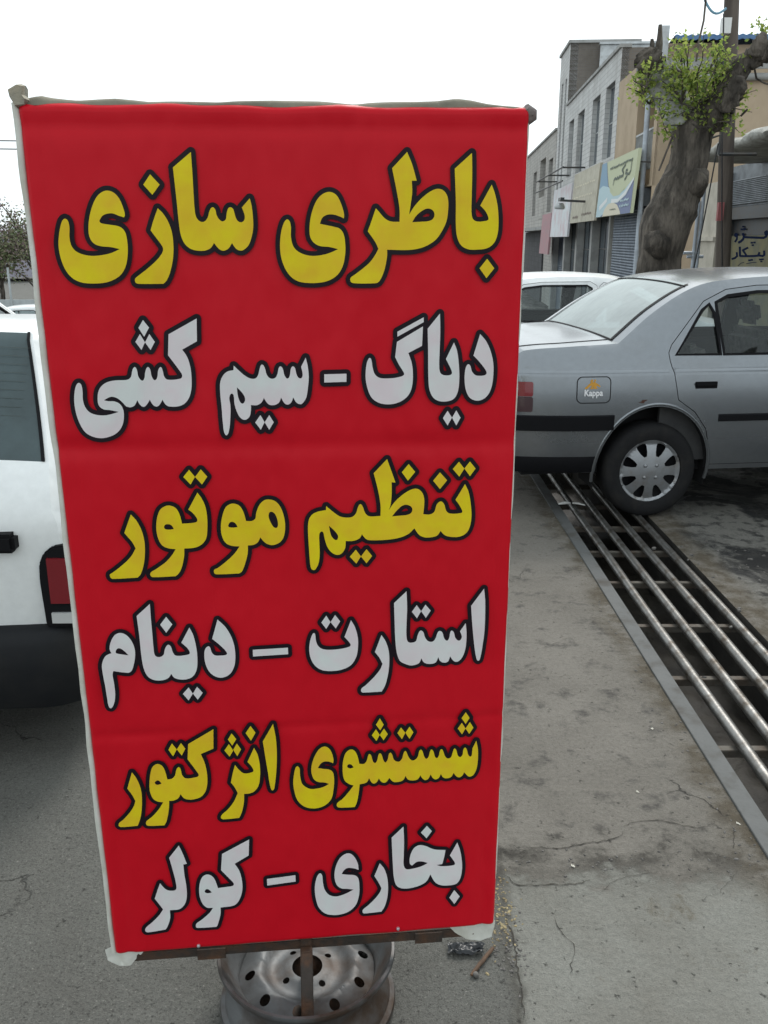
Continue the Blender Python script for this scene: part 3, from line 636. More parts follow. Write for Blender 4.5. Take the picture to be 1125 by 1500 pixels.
for k in range(70):
    t_ = random.random(); q = chips(1, .34+.75*t_, 2.09+random.gauss(0, .03), .01, .01, .0042, .7); b.add(q.v, q.f)
for k in range(90):
    t_ = random.random(); q = chips(1, 1.02+random.gauss(0, .03), 2.1+3.2*t_, .01, .01, .005, .6); b.add(q.v, q.f)
tag(b.build('grit', M['gravel']), 'dark grit gathered along the pavement joints', kind='stuff')
b = chips(260, 2.6, 4.3, .5, .5, .011, .7)
tag(b.build('rubble', M['gravel']), 'broken grit on the roadway', kind='stuff')
P0, P1 = at(722, 1392, 1.80), at(690, 1432, 1.70)
g = lambda px, py: (lambda d: Vector((0, 0, CAM_H))+d*(-CAM_H/d.z))(ray(px, py))
a, c = g(722, 1392), g(690, 1432)
b = MB(); b.tube([a+(c-a)*i/8+Vector((.002*noise.noise(Vector((i*.9, 0, 0))), 0, .007)) for i in range(9)], [.0045, .005, .0048, .005, .0055, .005, .005, .0045, .003], 8)
tag(b.build('stick', mat('brown_stick', (.13, .075, .045), .8, 0, (.07, .045, .03), 20), smooth=60), 'short brown stick lying on the ground beside the sign', 'stick')
pc = g(682, 1394)
b = MB(); b.grid(lambda u, v: pc+Vector(((u-.5)*.085, (v-.5)*.035, .012+.012*noise.noise(Vector((u*4, v*3, 2)))+.006*noise.noise(Vector((u*11, v*9, 5)))))+Vector((.01*noise.noise(Vector((v*3, u, 8))), .012*noise.noise(Vector((u*4, v, 3))), 0)), 20, 10)
tag(b.build('plastic_scrap', flat('black_film', (.015, .017, .02), .3), smooth=180), 'crumpled black plastic scrap on the ground by the stick', 'scrap')
pc = g(697, 1431)
bm = bmesh.new(); bmesh.ops.create_icosphere(bm, subdivisions=2, radius=.0075)
for v_ in bm.verts: v_.co *= 1+.25*noise.noise(v_.co*140)
me = bpy.data.meshes.new('pebble'); bm.to_mesh(me); bm.free(); me.materials.append(M['gravel']); smooth_mesh(me, 60)
o = bpy.data.objects.new('pebble', me); o.location = pc+Vector((0, 0, .006)); COL.objects.link(o); tag(o, 'small round grey pebble at the end of the stick', 'pebble')
for k, (px, py, lb) in enumerate(((934, 1161, 'pale paper fleck in the middle of the pavement'), (1081, 1207, 'pale paper fleck beside the steel drain edge'), (839, 1269, 'pale paper fleck near the cracked joint'), (955, 1068, 'tiny white paper fleck on the pavement up by the drain'))):
    p = g(px, py); b = MB()
    b.grid(lambda u, v: p+Vector(((u-.5)*(.011-.005*v), (v-.5)*.009+.003*math.sin(u*4+k), .003+.004*noise.noise(Vector((u*3, v*3, k))))), 5, 5)
    tag(b.build('paper_fleck', flat('off_white_paper', (.5, .48, .42), .8), smooth=180), lb, 'litter', 'paper flecks on the pavement')
for k, (px, py, a_, lb) in enumerate(((826, 744, .3, 'white bottle shaped scrap lying across the grate pipes'), (847, 745, -.6, 'thin white strip of litter caught on the grate'))):
    p = g(px, py); b = MB(); d = Vector((math.cos(a_), math.sin(a_), 0))
    b.tube([p-d*(.04)+Vector((0, 0, .03)), p+Vector((0, 0, .034)), p+d*.045+Vector((0, 0, .03))], [.006, .011-.004*k, .004], 8)
    tag(b.build('plastic_scrap' if k else 'white_scrap', flat('white_plastic', (.6, .6, .58), .5), smooth=60), lb, 'litter')
# ------------------------------------------------------------------ cars
def paint(name, col, metal=0, rough=.32, coat=.5, dirt=(.16, .14, .12), amt=.5):
    m = bpy.data.materials.new(name); t, b, o = nodes(m); v = coords(t)
    sep = N(t, 'SeparateXYZ'); t.links.new(v, sep.inputs[0])
    n = noise_n(t, v, 3, 8, .65); n2 = noise_n(t, v, 30, 5, .6)
    low = math_n(t, 'SUBTRACT', 1, math_n(t, 'DIVIDE', sep.outputs[2], .75), True)      # road dirt on the lower panels
    d = math_n(t, 'MULTIPLY', math_n(t, 'ADD', math_n(t, 'MULTIPLY', low, .7), ramp(t, n, .5, .8, (.03,)*3+(1,), (.35,)*3+(1,))), amt, True)
    base = mixc(t, ramp(t, n2, .3, .7), tuple(c*.95 for c in col), tuple(min(1, c*1.04) for c in col))
    t.links.new(mixc(t, d, base, dirt), b.inputs['Base Color'])
    b.inputs['Metallic'].default_value = metal
    t.links.new(math_n(t, 'ADD', rough, math_n(t, 'MULTIPLY', d, .5), True), b.inputs['Roughness'])
    b.inputs['Coat Weight'].default_value = coat; b.inputs['Coat Roughness'].default_value = .08
    bump_n(t, b, noise_n(t, v, 2.2, 2), .03, .05)
    return m
M['silver'] = paint('silver_car_paint', (.225, .242, .26), .75, .22, .25, amt=.40)
M['white_paint'] = paint('white_car_paint', (.74, .76, .76), 0, .35, .5, amt=.18)
M['bumper'] = mat('grey_black_bumper', (.010, .011, .013), .6, 0, (.018, .018, .018), 4, spec=.2, var=.1, bump=.05, bscale=300)
M['inner'] = mat('dark_car_interior', (.05, .05, .05), .8, 0, (.035, .035, .037), 5)
M['seat'] = mat('grey_seat_cloth', (.13, .125, .115), .9, 0, (.075, .072, .07), 30)
M['lamp_red'] = flat('red_lamp_lens', (.17, .008, .014), .15, 0, .6); M['lamp_dark'] = flat('smoked_lamp_lens', (.05, .025, .03), .18, 0, .6)
M['lamp_clear'] = flat('clear_lamp_lens', (.55, .56, .56), .15, .2, .6)
M['hub'] = mat('silver_hubcap', (.30, .31, .325), .38, .65, (.24, .23, .22), 10, .5, .7, .12)
M['rear_glass'] = glass('dusty_glare_rear_window', (.30, .36, .36), .30, 2.3, (.60, .66, .65), .05)  # pale dust film also stands in for the bright sky reflection
M['plate'] = flat('white_number_plate', (.7, .7, .68), .4)
def ss(a, b_, x): t = np.clip((x-a)/(b_-a), 0, 1); return t*t*(3-2*t)
def open_spline(pts, step=.04):
    P = np.array([p[:2] for p in pts], float); n = len(P); o = []; K = [len(p) > 4 and p[4] for p in pts]
    T = [(P[min(i+1, n-1)]-P[max(i-1, 0)]) for i in range(n)]; T = [t/np.hypot(*t) for t in T]
    for i in range(n-1):
        a, b_ = P[i], P[i+1]; L = np.hypot(*(b_-a)); k = max(1, int(L/step))
        m0 = (b_-a) if K[i] else T[i]*L; m1 = (b_-a) if K[i+1] else T[i+1]*L
        for j in range(k):
            t = j/k; q = (2*t**3-3*t*t+1)*a+(t**3-2*t*t+t)*m0+(-2*t**3+3*t*t)*b_+(t**3-t*t)*m1
            o.append((q[0], q[1], pts[i][2], pts[i][3]*(1-t)+pts[i+1][3]*t))
    o.append((*P[-1], pts[-1][2], pts[-1][3])); return o
def make_wheel(parent, x, y, R_, side, hub='spoke'):
    w_ = empty('wheel', (x, y, R_)); w_.parent = parent
    Mx = Matrix.Rotation(PI/2 if side < 0 else -PI/2, 4, 'X')         # local z of the lathe points outward
    r = R_; pr = [(r*.64, -.02), (r*.66, .005), (r*.74, .012), (r*.84, .012), (r*.93, .004), (r*.975, -.012), (r*.995, -.035), (r, -.07), (r, -.13), (r*.97, -.165), (r*.7, -.18), (r*.62, -.15)]
    b = MB(); b.lathe(pr, 64, Mx)
    b.build('tyre', M['tyre'], w_, smooth=40)
    rc = r*.655
    circ = lambda rr, n, cx=0, cy=0: np.array([(cx+rr*math.cos(2*PI*k/n), cy+rr*math.sin(2*PI*k/n)) for k in range(n)])
    loops = [circ(rc, 72)]
    for k in range(8):
        a = 2*PI*(k+.5)/8; ca, sa = math.cos(a), math.sin(a)
        q = [(.50, -.045), (.62, -.105), (.80, -.155), (.88, -.15), (.91, -.07), (.91, .07), (.88, .15), (.80, .155), (.62, .105), (.50, .045)]
        loops.append(np.array([(rc*(p*ca-s_*sa), rc*(p*sa+s_*ca)) for p, s_ in q]))
    V, F = fill(loops, .012); b = MB()
    def hz(xx, yy):
        q = math.hypot(xx, yy)/rc; return .010-.030*(q**2)*(1 if q < .92 else 0)+(-.016 if q >= .92 else 0)+.006*max(0, .3-q)
    b.add([Mx @ Vector((xx, yy, hz(xx, yy))) for xx, yy in V], F); hc = b.build('hubcap', M['hub'], w_, smooth=50)
    b = MB(); b.lathe([(0, -.045), (rc*.9, -.045), (rc, -.02)], 40, Mx); b.build('rim', M['black'], w_, smooth=60)
    for k in range(4):
        a = PI/4+k*PI/2; b = MB(); b.lathe([(0, .016), (.006, .016), (.011, .012), (.012, .002)], 12, Mx @ Matrix.Translation((.052*math.cos(a), .052*math.sin(a), 0))); b.build('lug_nut', M['hub'], hc, smooth=50)
    return w_
def make_car(name, label, group, P, pm, glassm=None):
    root = empty(name, (0, 0, 0), 0, label, 'car', group)
    top = open_spline(P['top']); L, W = P['L'], P['W']; zb, tm = P['belt'], P['tumble']; RR = P.get('round', .05); gm = glassm or M['glass']
    TP = np.array([(p[0], p[1]) for p in top])
    def hw(s, z):
        s = np.asarray(s, float); z = np.asarray(z, float)
        y = W/2-.024*((z-.66)/.3)**2*(z < zb)-.024*((zb-.66)/.3)**2*(z >= zb)
        k = np.maximum(0, z-zb+.02); y = y-tm*k*k/(k+.05)-.05*np.maximum(0, .42-z)
        y = y+.014*(1-ss(P['crease']-.014, P['crease']+.004, z))
        y = y-P.get('taper_r', .09)*(np.maximum(0, .55-s)/.55)**2.2-.15*(np.maximum(0, s-(L-.8))/.8)**2.2
        pts = np.stack([s.ravel(), z.ravel()], 1); d = np.full(len(pts), 9.)
        for a, b_ in zip(TP[:-1], TP[1:]):
            e = b_-a; l2 = (e*e).sum(); t = np.clip(((pts-a)@e)/l2, 0, 1); d = np.minimum(d, np.hypot(*(pts-a-t[:, None]*e).T))
        d = d.reshape(s.shape); q = np.clip(RR-d, 0, RR)
        return y-(RR-np.sqrt(np.maximum(0, RR*RR-q*q)))*.8
    # full side outline
    sill = P['sill']; bot = []
    for sc_ in (P['wf'], P['wr']):
        rx, rz, zc = P['arch']; th = math.asin(min(1, (zc-sill)/rz))
        bot += [(sc_+rx*math.cos(a), zc+rz*math.sin(a)) for a in np.linspace(-th, PI+th, 24)]
    out = np.vstack([TP, np.array(bot)])
    def side_mesh(name_, loops, m, parent, off=0, step=.045, sides=(-1, 1), smooth=40):
        V, F = fill(loops, step, [(x_, P['crease']+q_) for x_ in np.arange(.02, L, .03) for q_ in (-.030, -.016, -.009, -.002, .005, .02)] if step < .05 else ()); V = np.array(V); y = hw(V[:, 0], V[:, 1])+off; res = []
        for sd_ in sides:
            b = MB(); b.add([(V[i, 0], sd_*y[i], V[i, 1]) for i in range(len(V))], [f if sd_ < 0 else f[::-1] for f in F])
            res.append(b.build(name_, m, parent, smooth=smooth, recalc=False))
        return res
    def shrink(poly, d):
        p = np.array(poly, float); n = len(p); a = ((p[:, 0]*np.roll(p[:, 1], -1)-np.roll(p[:, 0], -1)*p[:, 1]).sum())
        o = []
        for i in range(n):
            e0 = p[i]-p[i-1]; e1 = p[(i+1) % n]-p[i]; e0 = e0/np.hypot(*e0); e1 = e1/np.hypot(*e1)
            n0 = np.array((-e0[1], e0[0])); n1 = np.array((-e1[1], e1[0])); m_ = n0+n1; m_ = m_/max(.35, (m_@m_)**.5)
            o.append(p[i]+m_*d*(1 if a > 0 else -1))
        return np.array(o)
    doors = [np.array(d, float) for d in P['doors']]; wins = [np.array(w_, float) for w_ in P['wins']]
    wd = [next((i for i, d in enumerate(doors) if inside([w_.mean(0)], [d])[0]), None) for w_ in wins]
    body_loops = [out]+doors+[w_ for w_, k in zip(wins, wd) if k is None]
    for o_ in side_mesh('side_panel', body_loops, pm, root):
        if 'bumper_zone' in P:
            o_.data.materials.append(M['bumper'])
            for f_ in o_.data.polygons:
                if f_.center.x < P['bumper_zone'][0] and f_.center.z < P['bumper_zone'][1]: f_.material_index = 1
    for i, d in enumerate(doors):
        dd = shrink(d, P.get('gap', .0045))
        ds = side_mesh('door', [dd]+[w_ for w_, k in zip(wins, wd) if k == i], pm, root)
        for k_, o_ in enumerate(ds):
            hx, hz_ = P['handles'][i]; sd_ = (-1, 1)[k_]; yy = float(hw(hx, hz_))
            b = MB(); b.box(hx-.07, hx+.07, sd_*(yy-.004), sd_*(yy+.004), hz_-.022, hz_+.022); hp = b.build('handle', M['black'] if P['hblack'] else pm, o_, bevel=.003)
            b = MB(); b.box(hx-.07, hx+.06, sd_*(yy+.0045), sd_*(yy+.018), hz_-.004, hz_+.018); q = b.build('handle', M['black'] if P['hblack'] else pm, o_, bevel=.005)
    side_mesh('door_gap', [shrink(d, -.006) for d in doors] if False else [out, *[shrink(w_, -.004) for w_ in wins]], M['dark'], root, off=-.028, step=.05)
    for w_ in wins:
        side_mesh('window_trim', [shrink(w_, -.013), shrink(w_, .006)], M['black'], root, off=.003, step=.06)
        side_mesh('window', [shrink(w_, .002)], gm, root, off=-.012, step=.1)
    for poly, key, off in P.get('patches', []):
        side_mesh(key[0], [np.array(poly, float)], M[key[1]], root, off=off, step=.04)
    # upper and end skins, swept across the car
    def strip(i0, i1, name_, m, u0=-1, u1=1, off=0, nu=24):
        rows = top[i0:i1+1]; s_ = np.array([r_[0] for r_ in rows]); z_ = np.array([r_[1] for r_ in rows]); wv = hw(s_, z_)
        vs = []; cols = np.linspace(u0, u1, nu+1)
        for k, r_ in enumerate(rows):
            a = TP[max(0, i0+k-1)]; c_ = TP[min(len(TP)-1, i0+k+1)]; tg = (c_-a)/np.hypot(*(c_-a)); nr = np.array((-tg[1], tg[0]))
            for u in cols:
                h = r_[3]*(1-abs(u)**2.4)+off; vs.append((r_[0]+nr[0]*h, u*wv[k], r_[1]+nr[1]*h))
        n = nu+1; fs = [(j*n+i, (j+1)*n+i, (j+1)*n+i+1, j*n+i+1) for j in range(len(rows)-1) for i in range(nu)]
        b = MB(); b.add(vs, fs); return b.build(name_, m, root, smooth=40, recalc=False)
    i = 0
    while i < len(top)-1:
        j = i
        while j < len(top)-1 and top[j][2] == top[i][2]: j += 1
        tg = top[i][2]
        if tg.endswith('glass') or tg == 'windscreen':
            g_ = P.get('gframe', .88); strip(i, j, 'pillar', pm, -1, -g_, nu=3); strip(i, j, 'pillar', pm, g_, 1, nu=3)
            sw = P.get('seal', .035); strip(i, j, 'glass_seal', M['black'], -g_-.004, -g_+sw, .004, 2); strip(i, j, 'glass_seal', M['black'], g_-sw, g_+.004, .004, 2)
            strip(i, j, 'rear_window' if tg == 'rearglass' else 'windscreen', P.get('rearmat', gm) if tg == 'rearglass' else gm, -g_, g_)
        else:
            strip(i, j, {'bumper': 'bumper', 'roof': 'roof', 'hood': 'hood', 'deck': 'boot_lid', 'panel': 'tail_panel', 'hatch': 'tailgate', 'front': 'nose', 'valance': 'valance'}[tg],
                  M['bumper'] if tg in ('bumper', 'valance') else pm)
        i = j
    # floor, lining, seats
    b = MB(); b.box(.12, L-.15, -W/2+.14, W/2-.14, sill-.03, sill+.04)
    for ax in (P['wr'], P['wf']): b.box(ax-.4, ax+.4, -W/2+.22, W/2-.22, sill+.045, .66)
    b.build('underbody', M['dark'], root)
    b = MB()
    for sd_ in (-1, 1): b.box(P['cabin'][0], P['cabin'][1], sd_*(W/2-.10), sd_*(W/2-.075), sill+.05, zb-.05)
    b.box(P['cabin'][0]-.25, P['cabin'][0]+.3, -W/2+.15, W/2-.15, zb-.14, zb-.08); b.build('door_lining', M['inner'], root)
    b = MB(); b.box(P['cabin'][1]-.1, P['cabin'][1]+.35, -W/2+.15, W/2-.15, .70, zb-.06); b.build('dashboard', M['inner'], root, bevel=.04)
    def seat(sx_, y0, y1, hr):
        st = empty('seat', (sx_, 0, 0)); st.parent = root
        b = MB(); b.box(0, .5, y0, y1, .36, .52); b.build('cushion', M['seat'], st, bevel=.05, smooth=60)
        b = MB(); b.box(-.07, .07, y0, y1, 0, .60, Matrix.Translation((-.05, 0, .46)) @ Matrix.Rotation(-.28, 4, 'Y')); b.build('backrest', M['seat'], st, bevel=.05, smooth=60)
        for yc in hr:
            b = MB(); b.box(-.045, .045, yc-.13, yc+.13, 0, .17, Matrix.Translation((-.235, 0, 1.07)) @ Matrix.Rotation(-.22, 4, 'Y')); b.build('headrest', M['seat'], st, bevel=.04, smooth=60)
    seat(P['seats'][0], -W/2+.2, W/2-.2, (-.38, .38)); seat(P['seats'][1], -W/2+.2, -.08, (-.36,)); seat(P['seats'][1], .08, W/2-.2, (.36,))
    for ax in (P['wr'], P['wf']):
        for sd_ in (-1, 1):
            make_wheel(root, ax, sd_*(W/2-.025), P['R'], sd_)
            rx, rz, zc = P['arch']; b = MB()
            pth = [(ax+rx*1.03*math.cos(a), zc+rz*1.03*math.sin(a)) for a in np.linspace(-.25, PI+.25, 20)]
            b.v = [(s_, sd_*y_, z_) for s_, z_ in pth for y_ in (W/2-.04, W/2-.3)]; b.f = [(2*k, 2*k+1, 2*k+3, 2*k+2) for k in range(19)]
            b.build('arch_liner', M['dark'], root, smooth=180)
    for o_ in P.get('extra', []): o_(root, hw)
    return root
def rrect(cx, cy, w_, h_, r, n=5):
    o = []
    for (qx, qy, a0) in ((1, 1, 0), (-1, 1, PI/2), (-1, -1, PI), (1, -1, 1.5*PI)):
        o += [(cx+qx*(w_/2-r)+r*math.cos(a0+PI/2*k/n), cy+qy*(h_/2-r)+r*math.sin(a0+PI/2*k/n)) for k in range(n+1)]
    return o
def side_piece(name, root, hw, loops, m, off, sd=-1, step=.02, thick=0):
    V, F = fill([np.array(l, float) for l in loops], step); V = np.array(V); y = hw(V[:, 0], V[:, 1])+off
    b = MB(); b.add([(V[i, 0], sd*y[i], V[i, 1]) for i in range(len(V))], F); return b.build(name, m, root, smooth=50, recalc=False)
def side_bar(name, root, hw, s0, s1, z0, z1, m, thick, sds=(-1, 1), n=14):
    for sd in sds:
        prof = [(z0, 0), (z0+.006, thick), (z1-.006, thick), (z1, 0)]; b = MB()
        for i in range(n+1):
            s_ = s0+(s1-s0)*i/n; e = min(1, 30*min(i/n, 1-i/n)+.3)
            b.v += [(s_, sd*(float(hw(s_, z_))+.001+o_*e), z_) for z_, o_ in prof]
        b.f = [(4*i+k, 4*i+k+1, 4*i+5+k, 4*i+4+k) for i in range(n) for k in range(3)]+[(0, 1, 2, 3), (4*n+3, 4*n+2, 4*n+1, 4*n)]
        b.build(name, m, root, smooth=50)

# ---- silver saloon
def silver_extra(root, hw):
    # rear lamp wrapping the corner
    side_piece('tail_lamp', root, hw, [rrect(.065, .815, .15, .085, .012)], M['lamp_red'], .006)
    side_piece('tail_lamp', root, hw, [rrect(.065, .725, .15, .088, .012)], M['lamp_dark'], .006)
    side_piece('tail_lamp', root, hw, [rrect(.065, .77, .15, .18, .012)], M['lamp_red'], .006, 1)
    side_bar('bumper_strip', root, hw, -.0, .63, .565, .660, M['black'], .018)
    side_bar('bumper_strip', root, hw, 3.96, 4.36, .50, .60, M['black'], .018)
    side_bar('rub_strip', root, hw, 1.285, 2.22, .605, .650, M['black'], .014)
    side_bar('rub_strip', root, hw, 2.24, 3.13, .605, .650, M['black'], .014)
    side_bar('lower_apron', root, hw, .05, .535, .303, .405, M['black'], .003)
    side_bar('swage_line', root, hw, .05, .957, .905, .921, M['silver'], .005)
    side_bar('swage_line', root, hw, .992, 2.19, .905, .921, M['silver'], .005)
    tp = open_spline(SED['top'], .03); dk = [p for p in tp if p[2] == 'deck']; dk.append(next(p for p in tp if p[2] == 'rearglass'))
    for sd in (-1, 1):
        b = MB(); b.tube([(p[0], sd*.83*float(hw(p[0], p[1])), p[1]+p[3]*(1-.83**2.4)+.0005) for p in dk], .0035, 6); b.build('boot_gap', M['dark'], root)
    gl = [p for p in tp if p[2] == 'rearglass']
    for p, r_ in ((gl[0], .009), (gl[-1], .007)):
        b = MB(); wv = float(hw(p[0], p[1])); b.tube([(p[0]-.5*p[3]*(1-abs(u)**2.4), u*wv, p[1]+.82*p[3]*(1-abs(u)**2.4)+.001) for u in np.linspace(-.87, .87, 25)], r_, 8); b.build('glass_seal', M['black'], root, smooth=60)
    # fuel flap with its sticker
    fp = rrect(.495, .81, .200, .150, .03)
    side_piece('flap_gap', root, hw, [rrect(.495, .81, .208, .158, .034), rrect(.495, .81, .197, .147, .029)], M['dark'], .0015)
    fl = side_piece('fuel_flap', root, hw, [rrect(.495, .81, .196, .146, .029)], M['silver'], .001)
    M['sticker_o'] = flat('orange_sticker', (.55, .27, .03), .4); M['sticker_w'] = flat('white_sticker', (.75, .75, .76), .4); M['sticker_k'] = flat('dark_sticker', (.02, .022, .03), .4)
    # emblem: two seated figures back to back
    fig = '''500,205* 528,205 536,235 524,262 552,262 560,210* 600,208 596,240 580,262 640,300 700,345 705,372* 660,362 630,340 610,372 640,395 635,408* 540,405 548,372 556,340 545,405 470,406 468,390 500,362 490,335 450,368 395,408 350,408 345,390* 400,345 440,305 480,275 468,240'''
    mp = lambda x, y: (.495+(x-560)/770*.2, .81-(y-435)/560*.15)
    lp = [np.array([mp(*p) for p in spline(pts, 12)]) for pts in parse(fig)]
    em = side_piece('emblem', fl, hw, lp, M['sticker_o'], .0024, step=.02)
    cu = bpy.data.curves.new('flap_word', 'FONT'); cu.body = 'Kappa'; cu.size = 1; cu.resolution_u = 3; cu.offset = .03; cu.extrude = 0
    tmp = bpy.data.objects.new('flap_word', cu); COL.objects.link(tmp); bpy.context.view_layer.update()
    me = bpy.data.meshes.new_from_object(tmp.evaluated_get(bpy.context.evaluated_depsgraph_get())); bpy.data.objects.remove(tmp)
    xs = [v.co.x for v in me.vertices]; x0, x1 = min(xs), max(xs); k = .112/(x1-x0)
    for nm, m_, off, dx, dz in (('word_shadow', M['sticker_k'], .0020, -.0016, -.0024), ('word', M['sticker_w'], .0026, 0, 0)):
        mm = me.copy(); mm.materials.clear(); mm.materials.append(m_)
        sv = [(.438+dx+(v.co.x-x0)*k, .776+dz+v.co.y*k*1.15) for v in mm.vertices]; yy = hw(np.array([p[0] for p in sv]), np.array([p[1] for p in sv]))+off
        for v, p, y in zip(mm.vertices, sv, yy): v.co = (p[0], -y, p[1])
        o = bpy.data.objects.new(nm, mm); COL.objects.link(o); o.parent = fl
    # rust nick above the arch
    nick = [np.array([(.80+x*.03, .735+z*.012) for x, z in ((-1, -.6), (-.3, .2), (-.1, .9), (1, 1), (.4, .1), (.1, -.8), (-.5, -.4))])]
    side_piece('paint_nick', root, hw, nick, flat('bare_rust', (.07, .03, .02), .8), .002, step=.02)
    # arch lip
    for ax in (.90, 3.57):
        for sd in (-1, 1):
            b = MB(); th = np.linspace(-.15, PI+.15, 30)
            b.tube([(ax+.368*math.cos(a), sd*(float(hw(ax+.368*math.cos(a), .30+.418*math.sin(a)))-.006), .30+.418*math.sin(a)) for a in th], .011, 8)
            b.build('arch_lip', M['silver'], root, smooth=60)
    # door mirrors, plate
    for sd in (-1, 1):
        b = MB(); b.box(2.93, 3.05, sd*.83, sd*1.0, .98, 1.1); b.build('mirror', M['black'], root, bevel=.03, smooth=60)
    b = MB(); b.box(-.055, -.045, -.26, .26, .70, .81); b.build('number_plate', M['plate'], root)
SED = dict(L=4.41, W=1.69, belt=.985, tumble=.46, crease=.915, sill=.30, wr=.90, wf=3.57, R=.297, arch=(.355, .405, .30), cabin=(.95, 2.95), seats=(1.42, 2.32), hblack=True, round=.036, gframe=.87,
    top=[(.06, .31, 'valance', .02), (.03, .40, 'valance', .03), (.0, .42, 'bumper', .04), (-.01, .56, 'bumper', .05), (-.01, .66, 'bumper', .05, True), (.03, .67, 'panel', .05, True), (.02, .90, 'panel', .05), (.045, 1.0, 'panel', .04), (.10, 1.03, 'deck', .03), (.35, 1.052, 'deck', .022), (.66, 1.068, 'rearglass', .03, True),
         (.90, 1.245, 'rearglass', .035), (1.17, 1.385, 'roof', .03), (1.42, 1.428, 'roof', .03), (1.85, 1.447, 'roof', .03), (2.2, 1.435, 'roof', .03), (2.48, 1.39, 'windscreen', .04), (2.9, 1.17, 'windscreen', .06), (3.25, .99, 'hood', .04, True), (3.7, .91, 'hood', .04), (4.15, .79, 'hood', .04), (4.34, .70, 'front', .06, True), (4.40, .58, 'bumper', .07), (4.41, .42, 'bumper', .06), (4.36, .25, 'bumper', .04)],
    doors=[[(.955, 1.015), (.975, 1.06), (1.20, 1.305), (1.35, 1.372), (1.55, 1.395), (2.06, 1.40), (2.13, 1.36), (2.16, 1.0), (2.20, .80), (2.225, .33), (1.262, .33), (1.255, .42), (1.21, .56), (1.13, .665), (1.02, .74), (.985, .90), (.962, .97)],
           [(2.17, 1.0), (2.15, 1.35), (2.2, 1.392), (2.44, 1.352), (2.92, 1.10), (3.06, 1.0), (3.12, .8), (3.13, .33), (2.235, .33), (2.212, .80)]],
    wins=[[(1.005, 1.005), (1.28, 1.005), (1.262, 1.23), (1.235, 1.285), (1.19, 1.25)], [(1.305, 1.005), (2.09, 1.005), (2.07, 1.33), (2.02, 1.355), (1.55, 1.352), (1.36, 1.33), (1.282, 1.295), (1.285, 1.24)], [(2.22, 1.005), (2.93, 1.005), (2.86, 1.08), (2.45, 1.30), (2.40, 1.325), (2.235, 1.345)]],
    handles=[(1.19, .825), (2.40, .82)], rearmat=M['rear_glass'], extra=[silver_extra])
car = make_car('saloon_car', 'silver saloon car with orange sticker on its fuel flap parked across the drain', 'parked cars', SED, M['silver'])
HD = R(7.0); car.location = (.64, 6.02, 0); car.rotation_euler = (0, 0, HD)

# ---- white hatchback, tail to the camera
def hatch_extra(root, hw):
    for sd in (-1, 1):
        # tall lamp in the corner with black surround
        b = MB(); pl = [(.682, .545), (.676, .70), (.680, .755), (.696, .79), (.725, .812), (.79, .82), (.79, .545)]; n = len(pl); b.add([(x_, sd*y_, z_) for x_ in (-.042, .16) for y_, z_ in pl], [tuple(range(n)), tuple(range(2*n-1, n-1, -1))]+[(i_, (i_+1) % n, n+(i_+1) % n, n+i_) for i_ in range(n)]); s_ = b.build('lamp_surround', M['black'], root, bevel=.006)
        b = MB(); b.box(-.052, .15, sd*.690, sd*.80, .612, .795); b.build('tail_lamp', M['lamp_red'], root, bevel=.018, smooth=50)
        b = MB(); b.box(-.052, .15, sd*.694, sd*.80, .552, .61); b.build('reverse_lamp', M['lamp_clear'], root, bevel=.012, smooth=50)
    pth = [(.42, .80), (.20, .80)]+[(.04+.16*0+.15-.15*math.sin(a)-.12*0, .655+.15*math.cos(a)) for a in np.linspace(.1, PI/2, 8)]; pth = [(.40, .805), (.18, .80)]+[(.10-.16*math.sin(a), .64+.16*math.cos(a)) for a in np.linspace(.12, PI/2-.1, 9)]+[(-.075, .40), (-.085, .15)]
    pth = pth+[(x_, -y_) for x_, y_ in pth[::-1]]; b = MB(); pf = [(-.10, .26), (.0, .275), (.022, .33), (.030, .42), (.026, .50), (.008, .535), (-.02, .548), (-.12, .552)]
    for i_, (x_, y_) in enumerate(pth):
        a_, c_ = pth[max(0, i_-1)], pth[min(len(pth)-1, i_+1)]; tx, ty = c_[0]-a_[0], c_[1]-a_[1]; l_ = math.hypot(tx, ty); nx_, ny_ = ty/l_, -tx/l_
        if nx_*(x_-.6)+ny_*y_ < 0: nx_, ny_ = -nx_, -ny_
        b.v += [(x_+nx_*o_, y_+ny_*o_, z_) for o_, z_ in pf]
    m_ = len(pf); b.f = [(i_*m_+k_, i_*m_+k_+1, (i_+1)*m_+k_+1, (i_+1)*m_+k_) for i_ in range(len(pth)-1) for k_ in range(m_-1)]
    b.build('bumper', M['bumper'], root, smooth=50)
    b = MB(); b.box(-.075, -.02, -.625, .625, .80, .86); b.build('plate_lamp_bar', M['black'], root, bevel=.012, smooth=50)
    b = MB(); b.box(-.058, -.046, -.26, .26, .65, .76); b.build('number_plate', M['plate'], root)
    b = MB()
    for k in range(13):
        f = (k+1)/14; x0, z0 = .075+.255*f, 1.05+.342*f
        for i_ in range(20):
            q = []
            for u, dz in ((-1+i_*.1, 0), (-.9+i_*.1, 0), (-.9+i_*.1, .0012), (-1+i_*.1, .0012)):
                h = (.04-.01*f)*(1-abs(u*.93)**2.4)+.003; q.append((x0-.80*h+dz*.6, u*.60, z0+.6*h+dz*.8))
            b.add(q, [(0, 1, 2, 3)])
    b.build('heater_lines', flat('brown_heater_wire', (.075, .085, .08), .8, 0, 0, .05), root)
    for sd in (-1, 1):
        b = MB(); b.box(2.75, 2.86, sd*.78, sd*.93, .98, 1.09); b.build('mirror', M['black'], root, bevel=.03, smooth=60)
